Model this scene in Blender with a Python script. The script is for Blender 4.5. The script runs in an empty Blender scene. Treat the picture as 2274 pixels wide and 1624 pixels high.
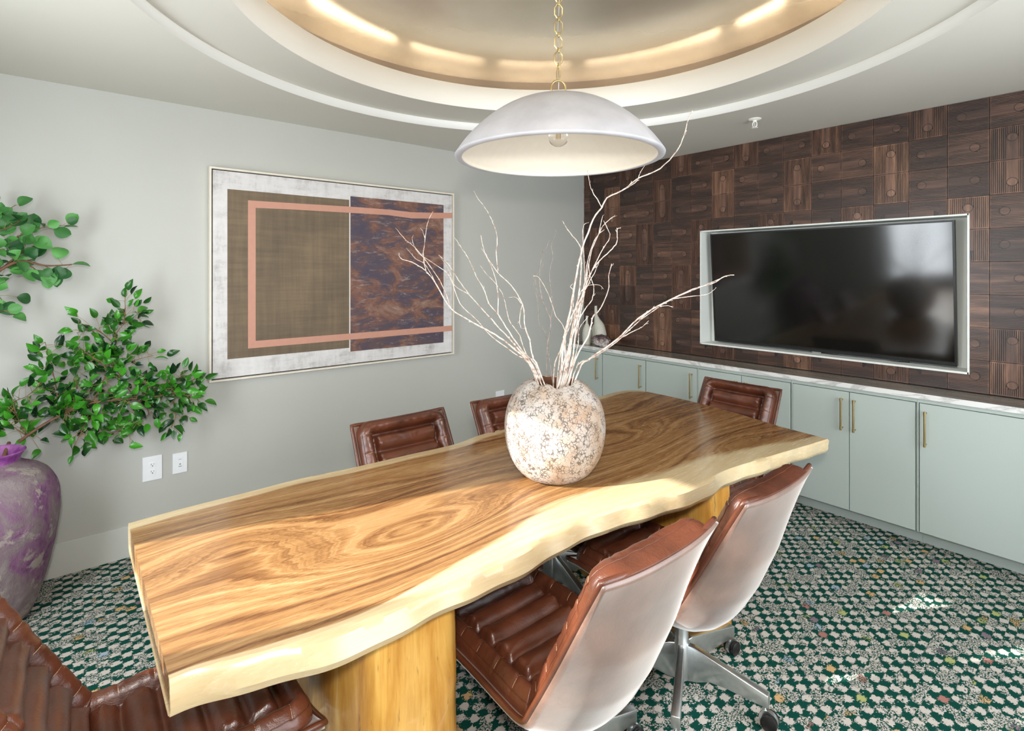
import bpy, bmesh, math, random
from mathutils import Vector, Matrix
random.seed(7)
PI = math.pi
SC = bpy.context.scene
COL = SC.collection

# ------------------------------------------------------------------ camera, world, lights, exposure
HEAD = math.radians(50.3)
FWD = Vector((math.cos(HEAD), math.sin(HEAD), 0))
cam_d = bpy.data.cameras.new('camera')
cam_d.sensor_width = 36.0
cam_d.lens = 36.0*1177.0/2274.0
cam_d.shift_x = 0.0
cam_d.shift_y = -208.0/2274.0
cam_d.clip_start = 0.05
cam = bpy.data.objects.new('camera', cam_d)
COL.objects.link(cam)
cam.location = (-4.019, -3.680, 1.605)
cam.rotation_euler = (PI/2, 0, HEAD - PI/2)
SC.camera = cam

world = bpy.data.worlds.new('world')
SC.world = world
world.use_nodes = True
wn = world.node_tree
wn.nodes['Background'].inputs['Color'].default_value = (0.86, 0.93, 1.0, 1)
wn.nodes['Background'].inputs['Strength'].default_value = 3.0

def light(name, kind, loc, direction, energy, color, **kw):
    d = bpy.data.lights.new(name, kind)
    d.energy = energy; d.color = color
    for k, v in kw.items(): setattr(d, k, v)
    o = bpy.data.objects.new(name, d); COL.objects.link(o)
    o.location = loc
    o.rotation_euler = Vector(direction).to_track_quat('-Z', 'Y').to_euler()
    return o
SUN_EL = math.radians(27.7)
SUN_DIR = (0.96*math.cos(SUN_EL), -0.28*math.cos(SUN_EL), -math.sin(SUN_EL))
light('sun', 'SUN', (-7, 0, 5), SUN_DIR, 10.0, (1.0, 0.96, 0.89), angle=math.radians(0.6))
# photographer's flash just above the camera
light('flash', 'AREA', (-4.08, -3.76, 1.86), (0.55, 0.70, -0.40), 24.0, (1.0, 0.96, 0.90), shape='DISK', size=0.16, spread=math.radians(150))
# daylight entering by the windows
light('daylight_window', 'AREA', (-4.9, -1.64, 1.42), (1, 0, -0.1), 30.0, (0.9, 0.96, 1.0), shape='RECTANGLE', size=0.68, size_y=1.8)
light('daylight_side_window', 'AREA', (-2.0, -4.5, 1.45), (0, 1, 0.06), 36.0, (0.93, 0.97, 1.0), shape='RECTANGLE', size=2.2, size_y=1.9)

vs = SC.view_settings
vs.view_transform = 'Standard'; vs.look = 'None'; vs.exposure = 0.30; vs.gamma = 1.0
vs.use_curve_mapping = False

# ------------------------------------------------------------------ helpers
def link(name, me, mats=(), parent=None, smooth=False):
    o = bpy.data.objects.new(name, me); COL.objects.link(o)
    for m in (mats if isinstance(mats, (list, tuple)) else [mats]):
        me.materials.append(m)
    if smooth:
        me.polygons.foreach_set('use_smooth', [True]*len(me.polygons))
    if parent: o.parent = parent
    return o
def obj(name, bm, mats, parent=None, smooth=False, sharp=None):
    me = bpy.data.meshes.new(name)
    bmesh.ops.recalc_face_normals(bm, faces=bm.faces)
    bm.to_mesh(me); bm.free()
    o = link(name, me, mats, parent, smooth)
    if sharp is not None: me.set_sharp_from_angle(angle=math.radians(sharp))
    return o
def grid_obj(name, pts, mats, parent=None, closed_u=False, closed_v=False, uvs=None, smooth=True, flip=False):
    """pts[i][j] -> a surface"""
    n = len(pts); m = len(pts[0])
    vv = [tuple(p) for r in pts for p in r]
    ff = []
    for i in range(n if closed_u else n-1):
        for j in range(m if closed_v else m-1):
            a, b, c, d = i*m+j, ((i+1) % n)*m+j, ((i+1) % n)*m+(j+1) % m, i*m+(j+1) % m
            ff.append((a, d, c, b) if flip else (a, b, c, d))
    me = bpy.data.meshes.new(name); me.from_pydata(vv, [], ff); me.update()
    return link(name, me, mats, parent, smooth)
def empty(name, label, cat, loc=(0, 0, 0), rotz=0, group=None):
    o = bpy.data.objects.new(name, None); COL.objects.link(o)
    o.location = loc; o.rotation_euler = (0, 0, rotz); o.empty_display_size = 0.1
    tag(o, label, cat, group); return o
def tag(o, label, cat, group=None):
    o['label'] = label; o['category'] = cat
    if group: o['group'] = group
    return o
def struct(o): o['kind'] = 'structure'; return o
def box(bm, x0, x1, y0, y1, z0, z1, bev=0.0, seg=2, mi=0):
    v = [bm.verts.new((x, y, z)) for x in (x0, x1) for y in (y0, y1) for z in (z0, z1)]
    fs = [bm.faces.new([v[i] for i in q]) for q in ((0,1,3,2),(4,6,7,5),(0,4,5,1),(2,3,7,6),(0,2,6,4),(1,5,7,3))]
    for f in fs: f.material_index = mi
    if bev:
        es = list({e for f in fs for e in f.edges})
        bmesh.ops.recalc_face_normals(bm, faces=fs)
        r = bmesh.ops.bevel(bm, geom=es, offset=bev, segments=seg, profile=0.5, affect='EDGES')
        for f in r['faces']: f.material_index = mi
    return v
def prism(bm, poly, z0, z1, M=None, mi=0):
    lo = [bm.verts.new((x, y, z0)) for x, y in poly]; hi = [bm.verts.new((x, y, z1)) for x, y in poly]
    n = len(poly)
    fs = [bm.faces.new(lo[::-1]), bm.faces.new(hi)] + [bm.faces.new((lo[i], lo[(i+1) % n], hi[(i+1) % n], hi[i])) for i in range(n)]
    for f in fs: f.material_index = mi
    if M is not None: bmesh.ops.transform(bm, matrix=M, verts=lo+hi)
def lathe(bm, prof, n=48, c=(0, 0, 0), M=None, fn=None, mi=0):
    rows = []
    for r, z in prof:
        row = []
        for i in range(n):
            a = 2*PI*i/n
            p = (r*math.cos(a), r*math.sin(a), z)
            if fn: p = fn(a, r, z)
            v = Vector(p)
            if M is not None: v = M @ v
            row.append(bm.verts.new(v + Vector(c)))
        rows.append(row)
    for k in range(len(rows)-1):
        for i in range(n):
            f = bm.faces.new((rows[k][i], rows[k][(i+1) % n], rows[k+1][(i+1) % n], rows[k+1][i])); f.material_index = mi
    return rows
def capped(bm, rows):
    if len(rows[0]) > 2:
        bm.faces.new(rows[0][::-1]); bm.faces.new(rows[-1])
def tube(bm, pts, rads, n=8, caps=True):
    pts = [Vector(p) for p in pts]; rows = []; up = None
    for i, p in enumerate(pts):
        t = (pts[min(i+1, len(pts)-1)] - pts[max(i-1, 0)]).normalized()
        if up is None:
            up = t.orthogonal().normalized()
        up = (up - t*up.dot(t)).normalized(); s = t.cross(up)
        r = rads[i] if isinstance(rads, (list, tuple)) else rads
        rows.append([bm.verts.new(p + r*(math.cos(2*PI*k/n)*up + math.sin(2*PI*k/n)*s)) for k in range(n)])
    for a, b in zip(rows, rows[1:]):
        for k in range(n): bm.faces.new((a[k], a[(k+1) % n], b[(k+1) % n], b[k]))
    if caps:
        bm.faces.new(rows[0][::-1]); bm.faces.new(rows[-1])
def catmull(P, per=6):
    P = [Vector(p) for p in P]; out = []
    for i in range(len(P)-1):
        p0 = P[max(i-1, 0)]; p1 = P[i]; p2 = P[i+1]; p3 = P[min(i+2, len(P)-1)]
        for k in range(per):
            t = k/per
            out.append(0.5*((2*p1) + (p2-p0)*t + (2*p0-5*p1+4*p2-p3)*t*t + (3*p1-p0-3*p2+p3)*t**3))
    out.append(P[-1]); return out
def lin(x, pts):
    if x <= pts[0][0]: return pts[0][1]
    for (a, b), (c, d) in zip(pts, pts[1:]):
        if x <= c: return b + (d-b)*(x-a)/(c-a)
    return pts[-1][1]
def s2l(c): return tuple((v/255/12.92 if v/255 <= .04045 else ((v/255+.055)/1.055)**2.4) for v in c)

# ------------------------------------------------------------------ materials
class NT:
    def __init__(s, name):
        s.m = bpy.data.materials.new(name); s.m.use_nodes = True; s.t = s.m.node_tree
        s.b = s.t.nodes['Principled BSDF']
    def n(s, typ, ins=None, **kw):
        nd = s.t.nodes.new(typ)
        for k, v in kw.items(): setattr(nd, k, v)
        if ins:
            for k, v in ins.items():
                if isinstance(v, tuple) and len(v) == 2 and hasattr(v[0], 'outputs'): s.t.links.new(v[0].outputs[v[1]], nd.inputs[k])
                elif hasattr(v, 'outputs'): s.t.links.new(v.outputs[0], nd.inputs[k])
                else: nd.inputs[k].default_value = v
        return nd
    def set(s, **kw):
        for k, v in kw.items():
            k = k.replace('_', ' ')
            if isinstance(v, tuple) and len(v) == 2 and hasattr(v[0], 'outputs'): s.t.links.new(v[0].outputs[v[1]], s.b.inputs[k])
            elif hasattr(v, 'outputs'): s.t.links.new(v.outputs[0], s.b.inputs[k])
            elif isinstance(v, tuple) and len(v) == 3: s.b.inputs[k].default_value = (*v, 1)
            else: s.b.inputs[k].default_value = v
        return s
    def math(s, op, a, b=0.0, c=None):
        ins = {0: a, 1: b}
        if c is not None: ins[2] = c
        return s.n('ShaderNodeMath', ins, operation=op)
    def coord(s, out='Object', scale=(1, 1, 1), rot=(0, 0, 0), loc=(0, 0, 0)):
        tc = s.n('ShaderNodeTexCoord')
        return s.n('ShaderNodeMapping', {'Vector': (tc, out), 'Scale': scale, 'Rotation': rot, 'Location': loc})
    def noise(s, vec, scale=5, detail=4, rough=0.5, dist=0.0):
        return s.n('ShaderNodeTexNoise', {'Vector': vec, 'Scale': scale, 'Detail': detail, 'Roughness': rough, 'Distortion': dist})
    def ramp(s, fac, stops, interp='LINEAR'):
        r = s.n('ShaderNodeValToRGB', {'Fac': fac}); cr = r.color_ramp; cr.interpolation = interp
        while len(cr.elements) < len(stops): cr.elements.new(0.5)
        for e, (p, c) in zip(cr.elements, stops):
            e.position = p; e.color = (*c, 1) if len(c) == 3 else c
        return r
    def mix(s, fac, a, b, mode='MIX'):
        nd = s.n('ShaderNodeMix', data_type='RGBA', blend_type=mode)
        for i, v in ((0, fac), (6, a), (7, b)):
            if isinstance(v, tuple) and len(v) == 2 and hasattr(v[0], 'outputs'): s.t.links.new(v[0].outputs[v[1]], nd.inputs[i])
            elif hasattr(v, 'outputs'): s.t.links.new(v.outputs[2] if v.bl_idname == 'ShaderNodeMix' else v.outputs[0], nd.inputs[i])
            else: nd.inputs[i].default_value = (*v, 1) if isinstance(v, tuple) and len(v) == 3 else v
        return nd
    def col(s, nd):
        s.t.links.new(nd.outputs[2] if nd.bl_idname == 'ShaderNodeMix' else nd.outputs[0], s.b.inputs['Base Color']); return s
    def bump(s, h, strength=0.3, dist=0.01):
        b = s.n('ShaderNodeBump', {'Strength': strength, 'Distance': dist, 'Height': h}); s.t.links.new(b.outputs[0], s.b.inputs['Normal']); return s

def simple(name, rgb, rough=0.5, metal=0.0, var=0.06, scale=30, bump=0.0, **kw):
    N = NT(name); v = N.coord(); nz = N.noise(v, scale, 4)
    a = s2l(rgb); d = tuple(c*(1-var*2) for c in a)
    N.col(N.ramp(nz, [(0.3, d), (0.7, a)])).set(Roughness=rough, Metallic=metal, **kw)
    if bump: N.bump(nz, bump, 0.002)
    return N.m

M = {}
# plaster and paint
def paint(name, rgb, streak=0.04):
    N = NT(name); v = N.coord(scale=(1, 1, 1)); big = N.noise(v, 1.2, 3)
    w1 = N.noise(N.coord(scale=(420, 420, 14)), 1, 2); w2 = N.noise(N.coord(scale=(14, 14, 420)), 1, 2)
    h = N.math('ADD', w1, w2)
    c = s2l(rgb); d = tuple(x*(1-streak) for x in c)
    N.col(N.mix(N.ramp(big, [(0.35, (0, 0, 0)), (0.65, (1, 1, 1))]), d, c)).set(Roughness=0.6).bump(h, 0.12, 0.001)
    return N.m
M['wall'] = paint('wall_paint', (188, 189, 183))
M['ceil'] = paint('ceiling_paint', (212, 209, 199))
M['ceil_white'] = paint('ceiling_white', (240, 240, 236))
M['cove'] = paint('cove_wall_shade', (104, 92, 80))  # back wall of the cove, its shade put into a darker colour
M['cab'] = paint('cabinet_paint', (178, 189, 184))
M['trim'] = paint('niche_paint', (236, 240, 236))
M['lining'] = paint('niche_lining', (232, 236, 232))
M['base'] = paint('baseboard_paint', (205, 207, 202))
# gold cove ceiling
N = NT('gold_leaf_ceiling'); v = N.coord(); nz = N.noise(v, 2.5, 4)
N.col(N.ramp(nz, [(0.3, s2l((214, 200, 176))), (0.7, s2l((228, 216, 196)))])).set(Roughness=0.26, Metallic=0.7)
M['gold'] = N.m
N = NT('led_strip'); v = N.coord(); nz = N.noise(v, 40, 1)
N.set(Emission_Color=s2l((255, 240, 218)), Emission_Strength=22.0, Base_Color=(1, 1, 1)); M['led'] = N.m
# carpet
N = NT('woven_carpet')
v = N.coord(scale=(1/0.039, 1/0.033, 1))
n1 = N.noise(v, 2.6, 3, 0.75); n2 = N.noise(N.coord(scale=(1/0.039, 1/0.033, 1), loc=(31, 17, 5)), 2.2, 3, 0.75)
d1 = N.math('MULTIPLY', N.math('SUBTRACT', n1, 0.5), 1.5); d2 = N.math('MULTIPLY', N.math('SUBTRACT', n2, 0.5), 0.7)
comb = N.n('ShaderNodeCombineXYZ', {0: d1, 1: d2, 2: 0.0})
vv = N.n('ShaderNodeVectorMath', {0: v, 1: comb}, operation='ADD')
sep = N.n('ShaderNodeSeparateXYZ', {0: vv})
fx = N.math('FLOOR', sep); fy = N.math('FLOOR', (sep, 1))
sxy = N.math('MULTIPLY', N.math('SINE', N.math('MULTIPLY', sep, PI)), N.math('SINE', N.math('MULTIPLY', (sep, 1), PI)))
jag = N.math('MULTIPLY', N.math('SUBTRACT', N.noise(v, 7.0, 3, 0.8), 0.5), 1.1)
chk = N.math('GREATER_THAN', N.math('ADD', sxy, jag), 0.10)
speck = N.noise(v, 5.5, 2, 0.8)
speckb = N.math('GREATER_THAN', speck, 0.5)
patch = N.noise(v, 0.42, 3, 0.7)
pm = N.math('GREATER_THAN', patch, 0.535)
patt = N.mix(pm, N.n('ShaderNodeCombineXYZ', {0: chk, 1: chk, 2: chk}), N.n('ShaderNodeCombineXYZ', {0: speckb, 1: speckb, 2: speckb}))
green = s2l((12, 68, 58)); cream = s2l((200, 192, 184))
fib = N.noise(N.coord(), 900, 1)
gcol = N.mix(fib, tuple(c*0.6 for c in green), tuple(c*1.25 for c in green)); ccol = N.mix(fib, tuple(c*0.8 for c in cream), cream)
base = N.mix((patt, 2), gcol, ccol)
cell = N.n('ShaderNodeCombineXYZ', {0: fx, 1: fy, 2: 0.0})
wn_ = N.n('ShaderNodeTexWhiteNoise', {'Vector': cell}, noise_dimensions='3D')
isacc = N.math('GREATER_THAN', wn_, 0.93)
hue = N.n('ShaderNodeTexWhiteNoise', {'Vector': N.n('ShaderNodeVectorMath', {0: cell, 1: (7.3, 3.1, 1.0)}, operation='ADD')}, noise_dimensions='3D')
acc = N.ramp(hue, [(0.0, s2l((196, 150, 80))), (0.3, s2l((156, 164, 72))), (0.55, s2l((140, 164, 184))), (0.75, s2l((96, 62, 92))), (0.9, s2l((150, 70, 60)))], 'CONSTANT')
N.col(N.mix(N.math('MULTIPLY', N.math('MULTIPLY', isacc, 0.75), (patt, 2)), base, acc)).set(Roughness=0.95, Specular_IOR_Level=0.1)
N.bump(N.math('ADD', N.math('MULTIPLY', fib, 0.5), speck), 0.35, 0.004)
M['carpet'] = N.m
# wood slab: uses 'grain' and 'sap' mesh attributes
def slabwood(name):
    N = NT(name)
    g = N.n('ShaderNodeAttribute', attribute_name='grain'); sp = N.n('ShaderNodeAttribute', attribute_name='sap')
    st = N.noise(N.coord(scale=(1.6, 16, 16)), 1.0, 6, 0.62)
    fine = N.noise(N.coord(scale=(9, 150, 150)), 1.0, 4, 0.6)
    gg = N.math('ADD', N.math('MULTIPLY', (g, 2), 1.0), N.math('MULTIPLY', st, 1.5))
    w = N.noise(N.n('ShaderNodeCombineXYZ', {0: gg, 1: 0.0, 2: 0.0}), 1.35, 5, 0.66)
    w2 = N.noise(N.n('ShaderNodeCombineXYZ', {0: gg, 1: 4.0, 2: 2.0}), 7.0, 3, 0.6)
    lo = N.noise(N.coord(scale=(.8, 5, 1)), 1.3, 3, 0.5)
    w = N.math('ADD', N.math('MULTIPLY', w, 0.78), N.math('MULTIPLY', lo, 0.22))
    k = N.math('ADD', N.math('MULTIPLY', w, 0.72), N.math('ADD', N.math('MULTIPLY', w2, 0.16), N.math('MULTIPLY', fine, 0.12)))
    heart = N.ramp(k, [(0.33, s2l((56, 32, 16))), (0.43, s2l((98, 62, 34))), (0.50, s2l((148, 108, 66))), (0.57, s2l((172, 136, 92))), (0.68, s2l((198, 166, 122)))])
    sapc = N.ramp(k, [(0.35, s2l((186, 158, 114))), (0.6, s2l((212, 194, 158)))])
    sm = N.ramp(N.math('ADD', (sp, 2), N.math('MULTIPLY', N.math('SUBTRACT', st, 0.5), 0.5)), [(0.42, (0, 0, 0)), (0.58, (1, 1, 1))])
    N.col(N.mix(sm, heart, sapc)).set(Roughness=N.math('ADD', 0.2, N.math('MULTIPLY', fine, 0.12)), Coat_Weight=0.25, Coat_Roughness=0.12)
    N.bump(fine, 0.06, 0.001)
    return N.m
M['slab'] = slabwood('acacia_slab')
N = NT('trunk_wood'); v = N.coord(scale=(14, 14, 1.3)); nz = N.noise(v, 1.2, 6, 0.65, 0.4); sp = N.noise(N.coord(scale=(40, 40, 9)), 1.0, 3, 0.6); big = N.noise(N.coord(scale=(2, 2, 1)), 2.4, 4)
k = N.math('ADD', N.math('MULTIPLY', nz, 0.6), N.math('MULTIPLY', big, 0.4))
c = N.ramp(k, [(0.32, s2l((126, 76, 24))), (0.45, s2l((186, 132, 52))), (0.56, s2l((214, 166, 84))), (0.68, s2l((232, 200, 140)))])
dk = N.ramp(sp, [(0.28, (1, 1, 1)), (0.36, (0, 0, 0))])
N.col(N.mix(N.math('MULTIPLY', dk, 0.7), c, s2l((70, 40, 18)))).set(Roughness=0.32, Coat_Weight=0.2).bump(nz, 0.25, 0.004); M['trunk'] = N.m
# leather
def leather(name, rgb, rough, coat):
    N = NT(name); v = N.coord(); big = N.noise(v, 7, 4); v2 = N.n('ShaderNodeTexVoronoi', {'Vector': v, 'Scale': 420.0})
    wr = N.noise(v, 26, 5, 0.62, 1.6)
    c = s2l(rgb)
    N.col(N.ramp(big, [(0.3, tuple(x*0.55 for x in c)), (0.55, c), (0.8, tuple(min(1, x*1.5) for x in c))]))
    N.set(Roughness=rough, Coat_Weight=coat, Coat_Roughness=0.25 if coat < .9 else 0.34)
    if coat > .9: N.set(Sheen_Weight=1.0, Sheen_Roughness=0.35)
    N.bump(N.math('ADD', N.math('MULTIPLY', wr, 1.0), N.math('MULTIPLY', v2, 0.12)), 0.32, 0.006); return N.m
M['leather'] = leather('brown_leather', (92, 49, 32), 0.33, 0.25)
M['shell_sheen_leather'] = leather('shell_sheen_leather', (116, 88, 75), 0.45, 1.0)  # same brown leather, colour paled and sheen raised to imitate the window highlight
M['thread'] = simple('seam_thread', (206, 180, 148), 0.7)
def metal(name, rgb, rough, m=1.0):
    N = NT(name); nz = N.noise(N.coord(), 60, 3)
    c = s2l(rgb)
    N.col(N.ramp(nz, [(0.3, tuple(x*0.9 for x in c)), (0.7, c)])).set(Metallic=m, Roughness=rough); return N.m
M['alu'] = metal('polished_aluminium', (226, 229, 230), 0.3)
M['brass'] = metal('brushed_brass', (206, 184, 136), 0.28)
M['gold_chain'] = metal('aged_gold', (212, 192, 140), 0.3)
M['black'] = simple('black_rubber', (22, 20, 20), 0.4)
M['dark'] = simple('dark_gap', (28, 26, 26), 0.7)
# tiles of stained wood
N = NT('stained_wood_tile')
tn = N.n('ShaderNodeAttribute', attribute_name='tone'); vt = N.n('ShaderNodeAttribute', attribute_name='upright')
h1 = N.noise(N.coord(scale=(20, 4, 40)), 1.0, 5, 0.62); h2 = N.noise(N.coord(scale=(20, 40, 4)), 1.0, 5, 0.62)
g = N.mix((vt, 2), N.n('ShaderNodeCombineXYZ', {0: h1, 1: h1, 2: h1}), N.n('ShaderNodeCombineXYZ', {0: h2, 1: h2, 2: h2}))
k = N.math('ADD', N.math('MULTIPLY', (g, 2), 0.62), N.math('MULTIPLY', (tn, 2), 0.38))
N.col(N.ramp(k, [(0.25, s2l((34, 22, 18))), (0.45, s2l((68, 46, 38))), (0.6, s2l((108, 76, 60))), (0.78, s2l((160, 120, 94)))]))
N.set(Roughness=0.40, Coat_Weight=0.45, Coat_Roughness=0.3).bump((g, 2), 0.1, 0.002); M['tile'] = N.m
M['tile_gap'] = simple('tile_gap', (20, 15, 14), 0.8)
# quartz counter
N = NT('veined_quartz'); v = N.coord(scale=(3.0, 0.9, 3.0)); nz = N.noise(v, 3.0, 8, 0.62, 1.2); vn = N.ramp(nz, [(0.44, (0, 0, 0)), (0.49, (1, 1, 1)), (0.54, (0, 0, 0))])
N.col(N.mix(N.math('MULTIPLY', vn, 0.5), s2l((226, 226, 224)), s2l((140, 138, 136)))).set(Roughness=0.1); M['quartz'] = N.m
N = NT('counter_top_reflection'); a = N.noise(N.coord(scale=(26, 1.2, 1)), 1.5, 6, 0.65); b = N.noise(N.coord(), 3, 4)
N.col(N.ramp(N.math('ADD', N.math('MULTIPLY', a, 0.7), N.math('MULTIPLY', b, 0.3)), [(0.35, s2l((112, 106, 98))), (0.5, s2l((138, 132, 122))), (0.65, s2l((160, 154, 145)))])).set(Roughness=0.12); M['quartz_top_reflection'] = N.m  # top face of the quartz, reflection painted in as grey-brown streaks
# tv
N = NT('tv_screen'); nz = N.noise(N.coord(), 2, 2)
N.col(N.ramp(nz, [(0.2, (0.004, 0.004, 0.004)), (0.8, (0.007, 0.007, 0.006))])).set(Roughness=0.10, Specular_IOR_Level=0.75); M['screen'] = N.m
M['tv_black'] = simple('tv_bezel', (26, 27, 29), 0.35)
M['silver'] = metal('silver_badge', (200, 204, 206), 0.3)
# lamp plaster, vase crackle
N = NT('white_plaster'); v = N.coord(); nz = N.noise(v, 9, 6); f = N.noise(v, 160, 3)
N.col(N.ramp(nz, [(0.3, s2l((172, 172, 177))), (0.7, s2l((190, 190, 195)))])).set(Roughness=0.75).bump(f, 0.15, 0.002); M['plaster'] = N.m
M['lamp_in'] = simple('lamp_lining', (234, 226, 210), 0.6, var=0.02)
N = NT('crackle_glaze'); v = N.coord(); ds = N.noise(v, 22, 4, 0.6)
vd = N.n('ShaderNodeVectorMath', {0: v, 1: N.n('ShaderNodeVectorMath', {0: (ds, 1), 'Scale': 0.035}, operation='SCALE')}, operation='ADD')
vo = N.n('ShaderNodeTexVoronoi', {'Vector': vd, 'Scale': 75.0}, feature='DISTANCE_TO_EDGE')
br = N.noise(v, 38, 3, 0.6)
ln = N.ramp(N.math('ADD', vo, N.math('MULTIPLY', N.math('SUBTRACT', br, 0.47), 0.5)), [(0.04, (1, 1, 1)), (0.10, (0, 0, 0))])
pt = N.noise(v, 7, 5, 0.6)
bs = N.ramp(pt, [(0.4, s2l((180, 173, 167))), (0.55, s2l((172, 154, 138))), (0.68, s2l((160, 130, 102)))])
N.col(N.mix(N.math('MULTIPLY', ln, 0.85), bs, s2l((74, 66, 62)))).set(Roughness=0.45).bump(ln, -0.3, 0.002); M['crackle'] = N.m
M['vase_in'] = simple('vase_inside', (92, 56, 34), 0.8)
N = NT('pale_twig'); nz = N.noise(N.coord(scale=(1, 1, 1)), 55, 4); 
N.col(N.ramp(nz, [(0.32, s2l((150, 122, 112))), (0.5, s2l((216, 200, 188))), (0.7, s2l((238, 226, 214)))])).set(Roughness=0.8).bump(nz, 0.4, 0.002); M['twig'] = N.m
M['twig_grey'] = simple('grey_twig', (168, 156, 150), 0.85, var=0.25, scale=70)
# rough purple pot
N = NT('weathered_purple_glaze'); v = N.coord(scale=(1, 1, 0.8)); a = N.noise(v, 6.5, 8, 0.66, 0.6); b = N.noise(N.coord(loc=(3, 1, 2)), 11, 8, 0.7, 0.4); f = N.noise(v, 60, 5, 0.7)
pc = N.ramp(a, [(0.36, s2l((96, 52, 98))), (0.44, s2l((126, 86, 120))), (0.52, s2l((126, 108, 116))), (0.66, s2l((142, 132, 132)))])
N.col(N.mix(N.ramp(b, [(0.54, (0, 0, 0)), (0.60, (1, 1, 1))]), pc, s2l((158, 148, 142)))).set(Roughness=0.75).bump(N.math('ADD', b, N.math('MULTIPLY', f, 0.5)), 0.7, 0.01); M['purple'] = N.m
N = NT('purple_rim'); nz = N.noise(N.coord(), 20, 5); N.col(N.ramp(nz, [(0.35, s2l((120, 40, 130))), (0.7, s2l((170, 110, 170)))])).set(Roughness=0.6); M['purple_rim'] = N.m
def leafmat(name, a, b, rough):
    N = NT(name); nz = N.noise(N.coord(), 9, 3); at = N.n('ShaderNodeAttribute', attribute_name='shade')
    k = N.math('ADD', N.math('MULTIPLY', nz, 0.4), N.math('MULTIPLY', (at, 2), 0.6))
    N.col(N.ramp(k, [(0.25, s2l(a)), (0.75, s2l(b))])).set(Roughness=rough, Subsurface_Weight=0.0); return N.m
M['leaf'] = leafmat('glossy_leaf', (8, 46, 18), (62, 140, 34), 0.26)
M['leaf_round'] = leafmat('round_leaf', (32, 84, 40), (84, 150, 72), 0.5)
M['bark'] = simple('bark', (128, 92, 70), 0.85, var=0.25, scale=40, bump=0.5)
M['stem'] = simple('thin_stem', (150, 128, 84), 0.7)
# painting
N = NT('distressed_white_ground'); v = N.coord(); a = N.noise(N.coord(scale=(1, 1, 1.6)), 4, 10, 0.72); s = N.noise(N.coord(scale=(2, 1, 8)), 2, 8, 0.75); s3 = N.noise(N.coord(scale=(8, 1, 2)), 2, 8, 0.75)
k = N.math('MULTIPLY', N.math('ADD', a, N.math('ADD', s, s3)), 0.333)
N.col(N.ramp(k, [(0.34, s2l((120, 112, 108))), (0.42, s2l((182, 178, 176))), (0.50, s2l((210, 208, 208))), (0.7, s2l((232, 230, 230)))])).set(Roughness=0.7); M['pt_ground'] = N.m
N = NT('brown_linen_field'); a = N.noise(N.coord(scale=(2, 1, 34)), 1, 7, 0.7); b = N.noise(N.coord(scale=(26, 1, 1.6)), 1, 7, 0.7); c_ = N.noise(N.coord(), 2.5, 5)
k = N.math('ADD', N.math('MULTIPLY', N.math('ADD', a, b), 0.3), N.math('MULTIPLY', c_, 0.4))
N.col(N.ramp(k, [(0.34, s2l((92, 78, 66))), (0.5, s2l((112, 97, 79))), (0.66, s2l((134, 116, 92)))])).set(Roughness=0.8); M['pt_brown'] = N.m
N = NT('rusted_field'); a = N.noise(N.coord(scale=(1.4, 1, 2.6)), 2.6, 8, 0.66, 0.6); b = N.noise(N.coord(scale=(5, 1, 20), rot=(0, 0.25, 0)), 1.6, 8, 0.8, 0.8)
cc = N.ramp(a, [(0.34, s2l((72, 66, 84))), (0.47, s2l((84, 70, 78))), (0.55, s2l((122, 84, 70))), (0.66, s2l((140, 114, 102)))])
N.col(N.mix(N.ramp(b, [(0.54, (0, 0, 0)), (0.70, (.8, .8, .8))]), cc, s2l((172, 156, 148)))).set(Roughness=0.7); M['pt_rust'] = N.m
M['pt_line'] = simple('terracotta_line', (198, 146, 126), 0.6, var=0.03)
M['pt_gapwhite'] = simple('white_line', (226, 222, 214), 0.6, var=0.02)
M['frame'] = simple('pale_frame', (228, 220, 206), 0.5, var=0.03)
M['plate'] = simple('white_plastic', (236, 238, 242), 0.35, var=0.01)
M['ceramic'] = simple('matt_bone_ceramic', (206, 204, 192), 0.6, var=0.04)
N = NT('crystal_rock'); v = N.coord(); a = N.noise(v, 18, 8, 0.8); b = N.n('ShaderNodeTexVoronoi', {'Vector': v, 'Scale': 90.0})
sz = N.n('ShaderNodeSeparateXYZ', {0: v})
hh = N.math('ADD', N.math('MULTIPLY', (sz, 2), 5.0), N.math('MULTIPLY', N.math('SUBTRACT', a, 0.1), 1.3))
N.col(N.ramp(hh, [(0.5, s2l((222, 214, 210))), (0.8, s2l((188, 172, 168))), (0.98, s2l((84, 62, 68)))])).set(Roughness=0.35).bump(b, 0.8, 0.01); M['rock'] = N.m
M['sprink'] = simple('white_enamel', (238, 236, 230), 0.4, var=0.01)
N = NT('clear_glass'); N.set(Base_Color=(1, 1, 1), Transmission_Weight=1.0, Roughness=0.0, IOR=1.3); M['glass'] = N.m
M['filament'] = simple('filament', (226, 196, 140), 0.4)

# ------------------------------------------------------------------ room shell
XW, YD, H = -5.0, -4.6, 2.6
CX, CY = -2.475, -2.12
bm = bmesh.new(); box(bm, XW-.2, .3, YD-.2, .2, -.1, 0); struct(obj('floor', bm, M['carpet']))
bm = bmesh.new(); box(bm, XW-.15, 0.3, 0, .15, 0, 3.1); struct(obj('wall_back', bm, M['wall']))
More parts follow.
